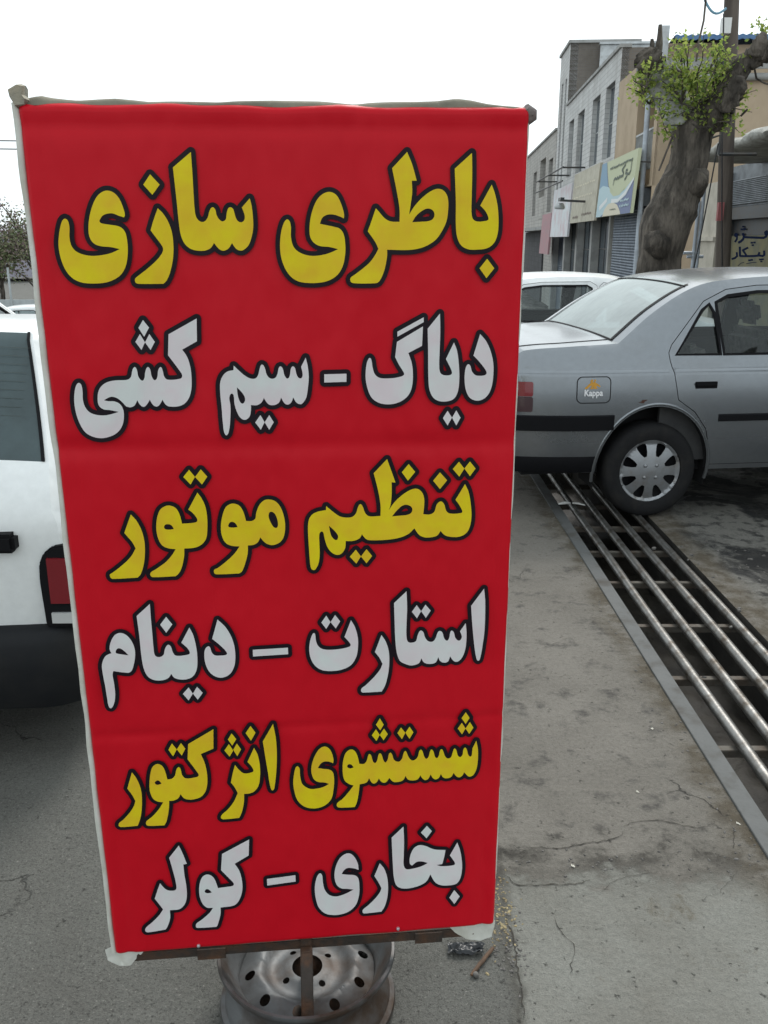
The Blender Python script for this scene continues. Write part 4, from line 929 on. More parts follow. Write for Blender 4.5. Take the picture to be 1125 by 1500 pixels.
HAT = dict(seal=.012, bumper_zone=(.40, .53), L=3.95, W=1.61, belt=.99, tumble=.36, crease=.90, sill=.24, wr=.72, wf=3.12, R=.275, arch=(.33, .36, .28), cabin=(.5, 2.7), seats=(1.0, 1.9), hblack=True, round=.04, gframe=.982, taper_r=.03,
    top=[(.08, .27, 'valance', .03), (.0, .36, 'valance', .035), (-.01, .54, 'hatch', .035, True), (-.02, .80, 'hatch', .035), (-.01, .92, 'hatch', .035), (.05, 1.02, 'hatch', .035), (.075, 1.05, 'rearglass', .04, True), (.33, 1.392, 'rearglass', .03, True), (.36, 1.415, 'roof', .012), (.6, 1.416, 'roof', .008), (1.1, 1.40, 'roof', .008), (1.6, 1.372, 'roof', .008), (1.95, 1.33, 'roof', .008), (2.15, 1.285, 'windscreen', .04), (2.55, 1.18, 'windscreen', .05), (2.9, 1.0, 'hood', .04, True), (3.4, .90, 'hood', .04), (3.78, .77, 'front', .05), (3.92, .62, 'bumper', .06), (3.95, .45, 'bumper', .06), (3.9, .27, 'bumper', .04)],
    doors=[[(.98, .62), (.86, .74), (.84, 1.0), (1.0, 1.28), (1.1, 1.315), (1.72, 1.32), (1.78, .98), (1.8, .30), (1.1, .30), (1.08, .45)], [(1.79, .98), (1.735, 1.315), (2.02, 1.28), (2.68, 1.05), (2.76, .98), (2.78, .30), (1.81, .30)]],
    wins=[[(.36, 1.03), (.80, 1.03), (.93, 1.26), (.55, 1.26)], [(.90, 1.03), (1.72, 1.03), (1.67, 1.275), (1.12, 1.27), (1.04, 1.24)], [(1.83, 1.03), (2.6, 1.03), (2.0, 1.24), (1.79, 1.27)]],
    handles=[(1.0, .84), (1.95, .84)], rearmat=glass('grey_rear_window', (.12, .17, .18), .34, 1.5, (.17, .235, .25), .08), extra=[hatch_extra])
hat = make_car('hatchback_car', 'white hatchback seen from behind at the left edge, beside the red sign', 'parked cars', HAT, M['white_paint'])
hat.location = (-1.74, 2.60, -.05); hat.rotation_euler = (0, 0, R(91.0))

# ---- white saloon behind the silver one, and white cars far off on the left
WSD = dict(SED); WSD.update(hblack=False, extra=[], rearmat=M['glass'], crease=.90)
wc = make_car('saloon_car', 'white saloon car parked behind the silver one, mostly hidden', 'parked cars', WSD, M['white_paint'])
wc.location = (.10, 10.3, ground_z(0, 9.8)-.02); wc.rotation_euler = (0, 0, R(2))
fc = copy_tree(wc); fc.location = (-12.05, 26.3, ground_z(-9, 26)-.06); fc.rotation_euler = (0, 0, R(8)); fc['label'] = 'small white car far off before the white fence at the left'
fd = copy_tree(wc); fd.location = (-4.68, 7.2, ground_z(-4.3, 8.5)-.02); fd.rotation_euler = (0, 0, R(93)); fd['label'] = 'white car cut by the left edge, its roof showing over the hatchback'
# ------------------------------------------------------------------ the row of shops along the right
SX0, ST = 5.4, math.atan(.0647)                                     # facade line: X = 5.4 + .0647 Y
M['brick_white'] = None
def brick(name, c1, c2, mortar, sc, bw=.5, bh=.25, rough=.85):
    m = bpy.data.materials.new(name); t, b, o = nodes(m); v = coords(t)
    sp = N(t, 'SeparateXYZ'); cb = N(t, 'CombineXYZ'); t.links.new(v, sp.inputs[0])
    t.links.new(math_n(t, 'ADD', sp.outputs[0], sp.outputs[1]), cb.inputs[0]); t.links.new(sp.outputs[2], cb.inputs[1])
    br = N(t, 'TexBrick'); br.inputs['Scale'].default_value = sc; br.inputs['Brick Width'].default_value = bw; br.inputs['Row Height'].default_value = bh
    br.inputs['Color1'].default_value = c1+(1,); br.inputs['Color2'].default_value = c2+(1,); br.inputs['Mortar'].default_value = mortar+(1,); br.inputs['Mortar Size'].default_value = .012
    t.links.new(cb.outputs[0], br.inputs[0])
    st = ramp(t, noise_n(t, coords(t, (1, 1, .35)), .9, 8, .7), .45, .8, (1, 1, 1, 1), (.62, .60, .57, 1))
    mu = N(t, 'Mix', data_type='RGBA', blend_type='MULTIPLY'); mu.inputs[0].default_value = 1
    t.links.new(br.outputs[0], mu.inputs[6]); t.links.new(st, mu.inputs[7]); t.links.new(mu.outputs[2], b.inputs['Base Color'])
    b.inputs['Roughness'].default_value = rough; bump_n(t, b, br.outputs[1], -.3, .01); return m
M['brick_grey'] = brick('pale_grey_tiles', (.60, .60, .59), (.52, .52, .51), (.40, .40, .40), 1, .62, .16)
M['brick_warm'] = brick('warm_grey_tiles', (.46, .44, .41), (.38, .365, .34), (.28, .27, .26), 1, .6, .18)
M['brick_brown'] = brick('brown_brick', (.19, .165, .14), (.16, .135, .115), (.17, .16, .15), 1, .22, .075)
M['brick_dark'] = brick('dark_stone_cladding', (.075, .075, .08), (.055, .055, .06), (.04, .04, .04), 1, .6, .3)
M['tan'] = mat('tan_render', (.47, .37, .265), .9, 0, (.40, .31, .22), 1.3, var=.06, bump=.1, bscale=30)
M['beige'] = mat('beige_render', (.50, .46, .39), .9, 0, (.38, .35, .29), 2, var=.06, bump=.1)
M['concrete'] = mat('grey_concrete', (.36, .36, .35), .85, 0, (.25, .25, .24), 2, var=.08, bump=.15)
M['lumpy'] = mat('whitewashed_mud_roof', (.42, .42, .39), .9, 0, (.22, .21, .185), 3, bump=1.0, bscale=12, bdist=.04)
M['steel_d'] = mat('dark_painted_steel', (.05, .055, .06), .5, .3, (.08, .07, .06), 8)
M['shutter'] = mat('grey_roller_shutter', (.15, .165, .18), .5, .4, (.10, .11, .12), 4)
M['shutter_b'] = mat('blue_grey_shutter', (.10, .13, .17), .5, .4, (.07, .09, .12), 4)
M['win'] = glass('shop_window', (.12, .14, .16), .05, 1.5, (.2, .22, .24))
M['win_dark'] = mat('dark_window_pane', (.05, .068, .085), .15, 0, (.07, .09, .105), 1.5)
M['frame_w'] = mat('pale_window_frame', (.42, .44, .44), .5, .2, (.33, .34, .34), 5)
M['tin'] = mat('pale_tin_sheet', (.50, .52, .53), .45, .4, (.36, .37, .37), 3)
M['blue_tin'] = mat('blue_corrugated_roof', (.06, .13, .26), .6, .1, (.09, .17, .30), 5)
M['pipe_w'] = mat('white_downpipe', (.45, .50, .56), .5, 0, (.33, .36, .4), 4)
RZB = PI/2-ST
def bldg(name, u, label, group='buildings along the street', off=0):
    a = Vector((math.sin(ST), math.cos(ST), 0)); n = Vector((-math.cos(ST), math.sin(ST), 0))
    p = Vector((SX0, 0, 0))+a*u+n*off
    return empty(name, p, RZB, label, 'building', group)
# local frame: x along the street (away), +y out to the street, z up
def facade(name, root, loops, depth, m):
    V, F = fill([np.array(l, float) for l in loops]); b = MB()
    b.add([(x, 0, z) for x, z in V], F)
    for lp in loops:
        n = len(lp); b.add([(x, y, z) for y in (0, -depth) for x, z in lp], [(i, (i+1) % n, n+(i+1) % n, n+i) for i in range(n)])
    return b.build(name, m, root)
R4 = lambda x0, x1, z0, z1: [(x0, z0), (x1, z0), (x1, z1), (x0, z1)]
def window(root, x0, x1, z0, z1, rec=.18, mull=1, bars=(), pm=None, fm=None):
    f = .05; b = MB()
    b.box(x0, x1, -rec-.04, -rec, z1-f, z1); b.box(x0, x1, -rec-.04, -rec, z0, z0+f)
    b.box(x0, x0+f, -rec-.04, -rec, z0+f, z1-f); b.box(x1-f, x1, -rec-.04, -rec, z0+f, z1-f)
    for k in range(1, mull): xm = x0+(x1-x0)*k/mull; b.box(xm-.025, xm+.025, -rec-.037, -rec-.003, z0+f, z1-f)
    for q in bars: zz = z0+(z1-z0)*q; b.box(x0+f, x1-f, -rec-.036, -rec-.004, zz-.02, zz+.02)
    w_ = b.build('window', fm or M['frame_w'], root)
    b = MB(); b.box(x0+f*.5, x1-f*.5, -rec-.03, -rec-.02, z0+f*.5, z1-f*.5); b.build('pane', pm or M['win_dark'], w_); return w_
ZG = lambda u: ground_z(0, u)-.25

# --- G: pale grey tiled block, u 28.5 .. 46.6
G = bldg('tiled_building', 30.8, 'two storey building clad in pale grey tiles with four tall narrow windows')
gw = [(.75, 2.45), (3.6, 5.3), (7.3, 9.1), (10.3, 11.8)]           # windows along u
zf, zr = 3.25, 7.35
holes = [R4(a, c, 4.25-.0, 6.55) for a, c in gw]
facade('wall', G, [R4(0, 12.9, zf, zr)]+holes, .24, M['brick_grey'])
b = MB(); b.box(0, .02, -9, -.02, zf, zr); b.box(0, 12.9, -9, -8.9, ZG(30), zr); b.build('flank_wall', M['brick_brown'], G)
for a, c in gw:
    window(G, a, c, 4.25, 6.55, .16, 1, (.5,))
b = MB(); b.box(-.05, 12.9, -.3, .07, zr, zr+.10); b.build('parapet', M['concrete'], G)
b = MB(); b.box(.05, 12.8, -8.8, -.35, zr-.15, zr-.05); b.build('roof', M['concrete'], G)
# stair tower: sidelight strips
facade('tower', G, [R4(12.9, 16.3, zf, 9.9), R4(13.5, 14.05, 3.6, 8.6), R4(14.8, 15.45, 3.6, 8.6)], .35, M['brick_grey'])
for a, c in ((13.5, 14.05), (14.8, 15.45)):
    window(G, a, c, 3.6, 8.6, .12, 1, (.33, .66))
b = MB(); b.box(12.9, 12.92, -3.0, -.002, zr, 9.9); b.box(12.92, 16.3, -3.0, -2.98, zr, 9.9); b.box(16.28, 16.3, -2.98, -.35, zf, 9.9); b.build('tower_side', M['brick_brown'], G)
b = MB(); b.box(12.8, 16.4, -3.05, .08, 9.9, 10.02); b.build('tower_cap', M['concrete'], G)
# white tin sheets of the roof room beside the stair tower
b = MB()
b.box(12.55, 12.62, -3.9, -1.25, 7.5, 9.75); b.box(8.0, 12.5, -3.9, -2.6, 7.4, 8.9); b.box(12.4, 12.7, -4.0, -1.2, 9.76, 9.85)
b.build('tin_roof', M['tin'], G)
# ground floor: dark openings, piers, shutters
def shopfront(root, x0, x1, kind):
    zb = ZG(30.8+x0)
    if kind == 'shutter':
        b = MB(); z = zb; n = int((2.9-zb)/.09)
        b.grid(lambda u, v: (x0+(x1-x0)*u, -.30+.018*abs(math.sin(v*n*PI)), zb+(2.85-zb)*v), 1, n*6); s_ = b.build('shutter', M['shutter_b'], root)
        b = MB(); b.box(x0, x1, -.42, -.12, 2.86, 3.2); b.build('shutter_box', M['shutter'], s_)
    else:
        window(root, x0, x1, zb+.1, 2.4, .3, 3, (.72,), M['win_dark'], M['steel_d'])
        b = MB(); b.box(x0, x1, -.5, -.2, 2.42, 3.2); b.build('shop_fascia', M['steel_d'], root)
for a, c, k in ((.3, 3.6, 'window'), (4.1, 7.4, 'window'), (8.0, 11.2, 'window'), (11.8, 15.7, 'shutter')): shopfront(G, a, c, k)
b = MB()
for x0, x1 in ((-.0, .25), (3.65, 4.05), (7.45, 7.95), (11.25, 11.75), (15.75, 16.3)): b.box(x0, x1, -.6, -.02, ZG(46), zf-.06)
b.box(0, 16.3, -.62, -.001, zf-.055, zf-.002); b.build('pier', M['concrete'], G)

# --- F: lower block beyond
Fb = bldg('balcony_building', 47.3, 'low grey building with balcony and white framed windows at the far end of the row')
fh = [R4(1.0, 2.9, 3.0, 5.6), R4(4.4, 7.4, 3.1, 5.9), R4(9.3, 11.2, 3.0, 5.5)]
facade('wall', Fb, [R4(0, 20, 2.3, 6.75)]+fh, .8, M['brick_warm'])
window(Fb, 1.0, 2.9, 3.0, 5.6, .2, 2, (.75,)); window(Fb, 9.3, 11.2, 3.0, 5.5, .2, 2, (.75,))
b = MB(); b.box(4.4, 7.4, -1.5, -1.45, 3.1, 5.9); bk = b.build('balcony_back', M['brick_warm'], Fb); window(Fb, 5.2, 7.0, 3.4, 5.5, 1.40, 2, (.55,))
b = MB(); b.box(4.4, 7.4, -.06, .02, 2.75, 3.9); b.build('balcony_front', M['brick_warm'], Fb)
b = MB(); b.box(-.05, 20, -.2, .08, 6.75, 6.85); b.build('parapet', M['concrete'], Fb)
b = MB(); b.box(0, 20, -9, -.81, 2.2, 6.7); b.box(0, 20, -.8, .35, 2.12, 2.28); b.build('slab', M['concrete'], Fb)
b = MB(); b.box(2, 9, -4.5, -1.2, 6.9, 9.3); b.build('roof_room', M['tin'], Fb); b = MB(); b.box(-.3, 1.98, -4.5, -1.4, 6.9, 9.0); b.build('roof_room', M['brick_brown'], Fb)
b = MB(); b.box(.05, 8, -.9, -.5, ZG(48), 2.1); b.build('shop_wall', M['brick_warm'], Fb)
b = MB(); b.box(8.02, 20, -.8, -.4, ZG(48), 2.1); b.build('stone_wall', M['brick_dark'], Fb)

# --- B: tan rendered house, flank facing the camera
B_ = bldg('rendered_building', 24.9, 'tan rendered two storey building with recessed balcony and blue sheet roof')
facade('wall', B_, [R4(.0, 5.85, 3.0, 6.35), R4(.35, 2.65, 3.05, 5.5)], 1.3, M['tan'])
b = MB(); b.box(0, .02, -16, -.004, -2, 6.3); b.build('flank_wall', M['tan'], B_)
b = MB(); b.box(.35, 2.65, -1.36, -1.31, 3.05, 5.5); b.build('balcony_back', M['beige'], B_)
window(B_, .9, 2.1, 3.5, 5.1, 1.305, 2, (.6,))
b = MB(); b.box(.35, 2.65, -.05, -.01, 4.42, 4.47)
for k in range(20): x = .40+k*.117; b.box(x, x+.02, -.04, -.02, 3.5, 4.42)
b.box(.35, 2.65, -.05, -.01, 3.45, 3.499); b.build('railing', M['frame_w'], B_)
b = MB(); b.box(-.012, -.001, -16, -.1, 5.75, 6.02); b.build('fascia', M['concrete'], B_)
b = MB(); b.tube([(-.10, -.2-16*i/8, 5.55) for i in range(9)], .09, 10); b.build('gutter_pipe', M['concrete'], B_, smooth=60)
b = MB(); b.box(-.035, .02, -.12, .07, 5.0, 6.75); b.build('flashing', M['tin'], B_)
b = MB(); n = 260
prof = []
b.grid(lambda u, v: (-.35+.002*min(v*2, 1)+3*max(0, v*2-1), -.2-16*u, 6.36+.014*math.sin(u*n*2.2)+.11*min(v*2, 1)-.25*max(0, v*2-1)), 900, 2); b.build('sheet_roof', M['blue_tin'], B_, smooth=180)
b = MB(); b.box(0, 5.85, -.55, -.15, -2, 2.95); b.build('shop_wall', M['beige'], B_)
b = MB(); n = 48; b.grid(lambda u, v: (.7+4.7*u, -.06+.018*abs(math.sin(v*n*PI)), -1.4+3.9*v), 1, n*6); b.build('shutter', M['shutter_b'], B_)
b = MB(); b.box(.65, 5.45, -.14, .06, 2.52, 2.98); b.build('shutter_box', M['shutter'], B_)
b = MB(); b.tube([(.62, .12, -1.2), (.62, .12, 3.2), (.7, .12, 5.3)], .07, 10); b.build('downpipe', M['pipe_w'], B_, smooth=60)

# --- C: single storey workshop, nearest on the right
Cb = bldg('workshop', 3.0, 'low workshop with lumpy whitewashed roof edge and painted yellow front')
b = MB(); b.box(0, 15.7, -.35, -.2, 2.25, 3.0); b.build('shutter_box', M['shutter'], Cb)
b = MB(); b.grid(lambda u, v: (.3+15.3*u, -.17+.012*abs(math.sin(v*14*PI)), 2.28+.45*v), 1, 84); b.build('roller_shutter', M['shutter'], Cb)
b = MB(); b.box(.3, 15.6, -.33, -.16, 2.02, 2.24); b.build('shutter_rail', M['steel_d'], Cb)
M['yellow_front'] = mat('faded_shaded_yellow_front', (.21, .19, .115), .9, 0, (.15, .15, .115), 3, var=.1, spec=.1)  # shade under the canopy is put into this dim yellow
b = MB(); b.box(.3, 15.6, -.36, -.30, -.8, 1.72); yf = b.build('painted_front', M['yellow_front'], Cb)
b = MB(); b.box(.3, 15.6, -.38, -.32, 1.725, 2.01); b.build('transom', M['steel_d'], Cb)
b = MB(); b.box(15.62, 15.70, -.5, -.1, -1.4, 2.9); b.build('door_post', M['steel_d'], Cb)
b = MB(); b.box(15.72, 17.0, -.7, -.02, -1.6, 2.75); b.box(15.71, 17.02, -.71, .03, 1.62, 1.70); b.build('end_pier', M['beige'], Cb)
b = MB(); b.box(0, 17, -7, -.72, -1.5, 2.9); b.build('back_wall', M['beige'], Cb)
# canopy: thick lumpy slab
def lump(u, v):
    th = v*2*PI; x = -1+15*u; yy = .25+.85*math.cos(th)*-1; zz = 3.05+.115*(1 if math.sin(th) > 0 else -1)*abs(math.sin(th))**.5
    k = noise.noise(Vector((x*1.1, th*1.2, 3)))+.5*noise.noise(Vector((x*3, th*2, 9)))
    return (x, yy+.05*k, zz+.055*k+(.03*noise.noise(Vector((x*.7, 0, 1))) if zz > 3 else 0))
b = MB(); b.grid(lump, 150, 24); b.f += [tuple(range(0, 151*24, 151))[::-1], tuple(range(150, 151*24+150, 151))]
b.build('canopy', M['lumpy'], Cb, smooth=70)
b = MB(); b.box(0, 17, -7, -.55, 2.92, 3.06); b.build('roof', M['lumpy'], Cb)
# painted words on the yellow front, brush strokes
M['navy'] = flat('navy_brush_paint', (.008, .014, .04), .95, 0, 0, .05)
def strokes(root, lst, fn, m, nm='painted_words'):
    b = MB()
    for w_, pts in lst:
        P = [np.array(p, float) for p in pts]
        for i, (p, q) in enumerate(zip(P[:-1], P[1:])):
            d = q-p; l = np.hypot(*d)
            if l < 1e-6: continue
            nn = np.array((-d[1], d[0]))/l*w_/2; e = d/l*w_*.22
            k = .00002*i
            b.add([fn(*(p-e+nn), k), fn(*(p-e-nn), k), fn(*(q+e-nn), k), fn(*(q+e+nn), k)], [(0, 1, 2, 3)])
    return b.build(nm, m, root)
dia = lambda x, y, r=14: (2*r, [(x-r, y), (x+r, y)])
# pixel zoom 8.82x from (1040,230): word 1 pezho, word 2 peykan
wl = [(34, [(740, 960), (715, 975), (722, 1000), (742, 990)]), (30, [(735, 1000), (722, 1030), (690, 1045), (600, 1042), (500, 1038), (440, 1035)]), (30, [(425, 990), (440, 1030), (425, 1065), (400, 1090), (370, 1105)]),
      dia(430, 900, 10), dia(412, 935, 12), dia(448, 930, 12), dia(540, 1108, 11), dia(575, 1105, 11), dia(553, 1140, 11),
      (26, [(330, 990), (352, 1000), (345, 1025), (325, 1020), (328, 995)]), (24, [(350, 1015), (348, 1060), (325, 1095)]),
      (28, [(385, 1165), (388, 1280)]), (26, [(490, 1172), (425, 1205), (470, 1270)]), (28, [(395, 1280), (470, 1282), (560, 1280), (620, 1275), (640, 1235)]), (28, [(625, 1270), (680, 1280), (702, 1265), (700, 1215)]),
      dia(510, 1335, 11), dia(540, 1330, 11), dia(650, 1325, 11), dia(680, 1322, 11), dia(664, 1350, 10), (26, [(345, 1235), (350, 1280), (325, 1305), (285, 1318)]),
      (8, [(360, 1410), (400, 1372), (440, 1362)]), (8, [(470, 1380), (540, 1365), (600, 1362)])]
inv = Cb.matrix_basis.to_3x3() if False else Matrix.Rotation(RZB, 4, 'Z'); inv.translation = Cb.location; inv = inv.inverted()
nl = inv @ Vector((0, 0, CAM_H))
def on_front(x, y, k):
    d = inv.to_3x3() @ ray(1040+x/8.824, 230+y/8.824); t = (-.298-nl.y)/d.y; p = nl+d*t; return (p.x, -.298+k, p.z)
strokes(yf, wl, on_front, M['navy'])

# --- hanging sign boards
M['sb_cream'] = mat('faded_cream_board', (.50, .47, .38), .7, 0, (.40, .37, .29), 3, var=.05)
M['sb_white'] = mat('bleached_board', (.66, .70, .72), .7, 0, (.60, .50, .52), 1.4, var=.04)
M['sb_red'] = mat('faded_red_board', (.42, .22, .24), .7, 0, (.36, .25, .26), 2.5, var=.05)
M['sb_yel'] = flat('pale_yellow_print', (.52, .55, .38), .8); M['sb_blue'] = flat('faded_blue_print', (.19, .22, .34), .8); M['sb_sky'] = flat('sky_blue_print', (.24, .36, .47), .8); M['sb_ltb'] = flat('light_blue_print', (.42, .56, .60), .6)
M['sb_wht'] = flat('white_print', (.68, .70, .70), .6); M['sb_grn'] = flat('dark_green_print', (.07, .10, .07), .6); M['sb_crm'] = flat('cream_print', (.62, .57, .44), .6); M['sb_brown'] = flat('brown_print', (.16, .12, .09), .6)
def board(u0, u1, z0, z1, m, label, tilt=.0, off=.45, thick=.09):
    a = Vector((math.sin(ST), math.cos(ST), 0)); n = Vector((-math.cos(ST), math.sin(ST), 0))
    r_ = empty('shop_sign', Vector((SX0, 0, 0))+a*u0+n*off+Vector((0, 0, z0)), RZB, label, 'sign', 'boards over the shops'); r_.rotation_euler = (-tilt, 0, RZB)
    W_, H_ = u1-u0, z1-z0
    b = MB(); b.box(0, W_, -thick, 0, 0, H_); pn = b.build('panel', m, r_)
    b = MB()
    for x in (.1, W_-.1): b.box(x-.02, x+.02, -off-.02, -thick, H_*.8-.02, H_*.8+.02)
    b.build('bracket', M['steel_d'], r_)
    return r_, pn, W_, H_
def polyp(root, pts, m, k, W_, H_, nm='print'):                     # pts in 0..1 (x from the near end seen on the right -> reversed)
    q = [np.array([((1-x)*W_, y*H_) for x, y in pts])]; V, F = fill(q); b = MB(); b.add([(x, .003+.002*k, z) for x, z in V], F); return b.build(nm, m, root)
r_, pn, W_, H_ = board(25.2, 30.8, 2.33, 3.95, M['sb_yel'], 'yellow and blue printed shop board hung under the tan wall', -.06)
cv = lambda pts, st=.03: [tuple(p) for p in spline(pts, st)]
polyp(pn, [(.16, 1), (.0, 1), (0, 0), (1, 0), (1, .50), (.85, .42), (.65, .33), (.45, .38), (.30, .55), (.22, .78)], M['sb_blue'], 1, W_, H_)
polyp(pn, [(0, 1), (.16, 1), (.21, .78), (.27, .60), (.30, .5), (0, .5)], M['sb_sky'], 2, W_, H_)
polyp(pn, [(0, .53), (.12, .58), (.32, .52), (.45, .40), (.62, .34), (.80, .40), (1.0, .56), (1, .52), (.84, .30), (.64, .20), (.45, .22), (.38, .12), (.15, 0), (0, 0)], M['sb_ltb'], 3, W_, H_)
polyp(pn, [(.34, .52), (.46, .42), (.62, .37), (.80, .43), (.66, .33), (.50, .33), (.38, .42)], M['sb_yel'], 4, W_, H_)
polyp(pn, [(.45, .22), (.64, .21), (.84, .31), (1, .52), (1, .56), (.82, .37), (.64, .27), (.45, .29)], M['sb_wht'], 5, W_, H_)
polyp(pn, [(.22, 0), (.26, .12), (.36, .21), (.50, .23), (.64, .17), (.74, .05), (.76, 0)], M['sb_crm'], 4, W_, H_)
polyp(pn, [(.10, .12), (.32, .26), (.32, .34), (.08, .2)], M['sb_wht'], 5, W_, H_)
fb = lambda x, y, k: ((1-x)*W_, .015+k*100+.0, y*H_)
fb = lambda x, y, k: ((1-x)*W_, .016+k, y*H_)
# «loks» lettering with its small line above
word = [(.05, [(.45, .54), (.455, .62), (.49, .645), (.53, .62), (.555, .65), (.58, .62), (.605, .65), (.64, .64)]), (.05, [(.73, .82), (.655, .745), (.705, .69), (.70, .645), (.60, .64)]), (.05, [(.80, .715), (.765, .715), (.76, .665), (.80, .66), (.80, .61), (.755, .565)]), (.05, [(.89, .86), (.885, .68), (.855, .64), (.80, .65)])]
strokes(pn, [(w_*1.3, [(x*W_, y*H_) for x, y in p]) for w_, p in word], lambda x, y, k: (W_-x, .016+k, y), M['sb_grn'], 'lettering')
random.seed(5)
def scribble(x0, x1, y0, y1, w_, n):                                # a line of small illegible print
    o = []; x = x0
    for i in range(n):
        xa = x0+(x1-x0)*i/n; xb = xa+(x1-x0)/n*random.uniform(.5, .85); ya = y0+(y1-y0)*i/n
        o.append((w_, [(xa, ya+random.uniform(-.3, .5)*w_), ((xa+xb)/2, ya), (xb, ya+random.uniform(-.4, .9)*w_)]))
    return o
strokes(pn, scribble(.3*W_, .92*W_, .84*H_, .86*H_, .05, 16)+scribble(.45*W_, .62*W_, .10*H_, .1*H_, .035, 5), lambda x, y, k: (W_-x, .018+k, y), M['sb_grn'], 'small_print')
strokes(pn, scribble(.72*W_, .95*W_, .22*H_, .22*H_, .05, 5)+scribble(.72*W_, .97*W_, .13*H_, .14*H_, .05, 6), lambda x, y, k: (W_-x, .018+k, y), M['sb_ltb'], 'small_print')
r2, pn, W2, H2 = board(31.2, 37.2, 2.25, 4.05, M['sb_cream'], 'faded cream shop board in front of the tall windows', -.05)
strokes(pn, scribble(.1*W2, .9*W2, .72*H2, .72*H2, .06, 12)+scribble(.1*W2, .85*W2, .5*H2, .5*H2, .06, 11), lambda x, y, k: (W2-x, .006+k, y), M['sb_crm'], 'worn_lettering')
strokes(pn, scribble(.12*W2, .36*W2, .1*H2, .1*H2, .07, 5)+scribble(.5*W2, .88*W2, .13*H2, .15*H2, .07, 7), lambda x, y, k: (W2-x, .006+k, y), M['sb_brown'], 'worn_lettering')
b = MB(); b.box(W2*.40, W2*.42, 0, .9, H2*.36, H2*.40); b.box(W2*.30, W2*.42, .82, .95, H2*.36, H2*.42); br = b.build('lamp_arm', M['steel_d'], r2)
b = MB(); b.lathe([(0, 0), (.12, .01), (.2, -.12), (.17, -.2), (0, -.12)], 16, Matrix.Translation((W2*.45, .85, H2*.33))); b.build('lamp_head', M['tin'], br, smooth=60)
board(37.9, 44.0, 1.75, 3.8, M['sb_white'], 'bleached white shop board fading to pink at its lower end', -.05)
board(44.6, 48.6, .95, 2.85, M['sb_red'], 'small faded red shop board, farthest down the street', -.05)
b = MB(); pth = [Vector((SX0+.0647*u, u, z))+Vector((-.9, .05, 0)) for u, z in ((36.5, 4.3), (47, 4.35))]
b.tube(pth, .03, 6); b.tube([p+Vector((0, 0, -.5)) for p in pth], .03, 6)
for u in (37, 41.5, 46): b.box(SX0+.0647*u-.9, SX0+.0647*u, u-.03, u+.03, 4.28, 4.34)
tag(b.build('sign_rail', M['steel_d']), 'thin dark rail fixed across the upper fronts above the boards', 'rail')

# ------------------------------------------------------------------ pruned plane tree, wooden pole, wires
M['bark'] = mat('rough_grey_bark', (.140, .120, .10), .95, 0, (.05, .043, .036), 9, .40, .58, .35, bump=1.0, bscale=22, stretch=(1, 1, .28), bdist=.05)
M['bark_pale'] = mat('peeled_pale_bark', (.36, .36, .345), .9, 0, (.16, .155, .15), 6, .5, .68, .15, bump=.5, bscale=20)
tb = at(962, 420, 11.0); gz = ground_z(0, 11)
tree = empty('street_tree', (tb.x, 11, gz), 0, 'pollarded street tree with thick leaning trunk and fresh yellow green shoots', 'tree')
org = Vector((tb.x, 11, gz)); q = lambda px, py, dy=0: at(px, py, 11+dy)-org
k = 11/1308*.96
tr_pts = [(950, 560, .29), (958, 470, .275), (963, 410, .255), (967, 376, .255), (973, 338, .30), (985, 305, .28), (995, 280, .255), (1008, 245, .215), (1012, 215, .215), (1014, 190, .23), (1016, 168, .21)]
dense = []
for i in range(len(tr_pts)-1):
    for j in range(6):
        t_ = j/6; dense.append([tr_pts[i][c]*(1-t_)+tr_pts[i+1][c]*t_ for c in range(3)])
dense.append(tr_pts[-1])
b = MB(); b.tube([q(p[0], p[1]) for p in dense], [p[2] for p in dense], 40, wob=.10, seed=3)
b.tube([q(968, 362, -.25), q(955, 352, -.36), q(948, 345, -.30)], [.14, .12, .05], 14, wob=.4, seed=9)
b.tube([q(1012, 270, -.1), q(1028, 258, -.2), q(1034, 252, -.15)], [.20, .14, .04], 14, wob=.4, seed=12)
tk = b.build('trunk', M['bark'], tree, smooth=180)
def limb(pts, m, seed, n=18, wob=.2):
    d = []
    for i in range(len(pts)-1):
        for j in range(5): t_ = j/5; d.append([pts[i][c]*(1-t_)+pts[i+1][c]*t_ for c in range(4)])
    d.append(pts[-1]); b = MB(); b.tube([q(p[0], p[1], p[3]) for p in d], [p[2] for p in d], n, wob=wob, seed=seed); b.build('limb', m, tree, smooth=180)
limb([(1010, 185, .19, 0), (993, 165, .18, .1), (980, 140, .17, .15), (965, 115, .17, .1), (952, 95, .155, 0), (944, 78, .10, 0)], M['bark_pale'], 21)
limb([(955, 105, .13, -.05), (950, 88, .15, -.08), (944, 76, .09, -.05)], M['bark'], 23, wob=.5)
limb([(1025, 185, .20, 0), (1045, 165, .19, -.1), (1062, 140, .13, -.2), (1075, 115, .11, -.25), (1092, 92, .115, -.3), (1112, 80, .11, -.35), (1128, 74, .10, -.4), (1150, 66, .08, -.4)], M['bark'], 25, wob=.35)
limb([(1066, 142, .09, -.3), (1078, 130, .10, -.4), (1084, 112, .06, -.45)], M['bark'], 27, wob=.5)
limb([(1062, 160, .10, -.3), (1072, 140, .09, -.4), (1090, 122, .05, -.4)], M['bark'], 28, wob=.5)
limb([(1106, 80, .09, -.4), (1113, 62, .08, -.45), (1119, 48, .03, -.45)], M['bark'], 29, wob=.3)
limb([(962, 92, .045, 0), (966, 65, .04, 0), (967, 36, .018, 0)], M['bark'], 31, 10)
limb([(957, 92, .04, 0), (956, 72, .03, 0), (955, 57, .018, 0)], M['bark'], 33, 10)
limb([(995, 112, .05, 0), (980, 100, .05, .05), (966, 92, .05, .1)], M['bark'], 35, 10)
tw = MB()
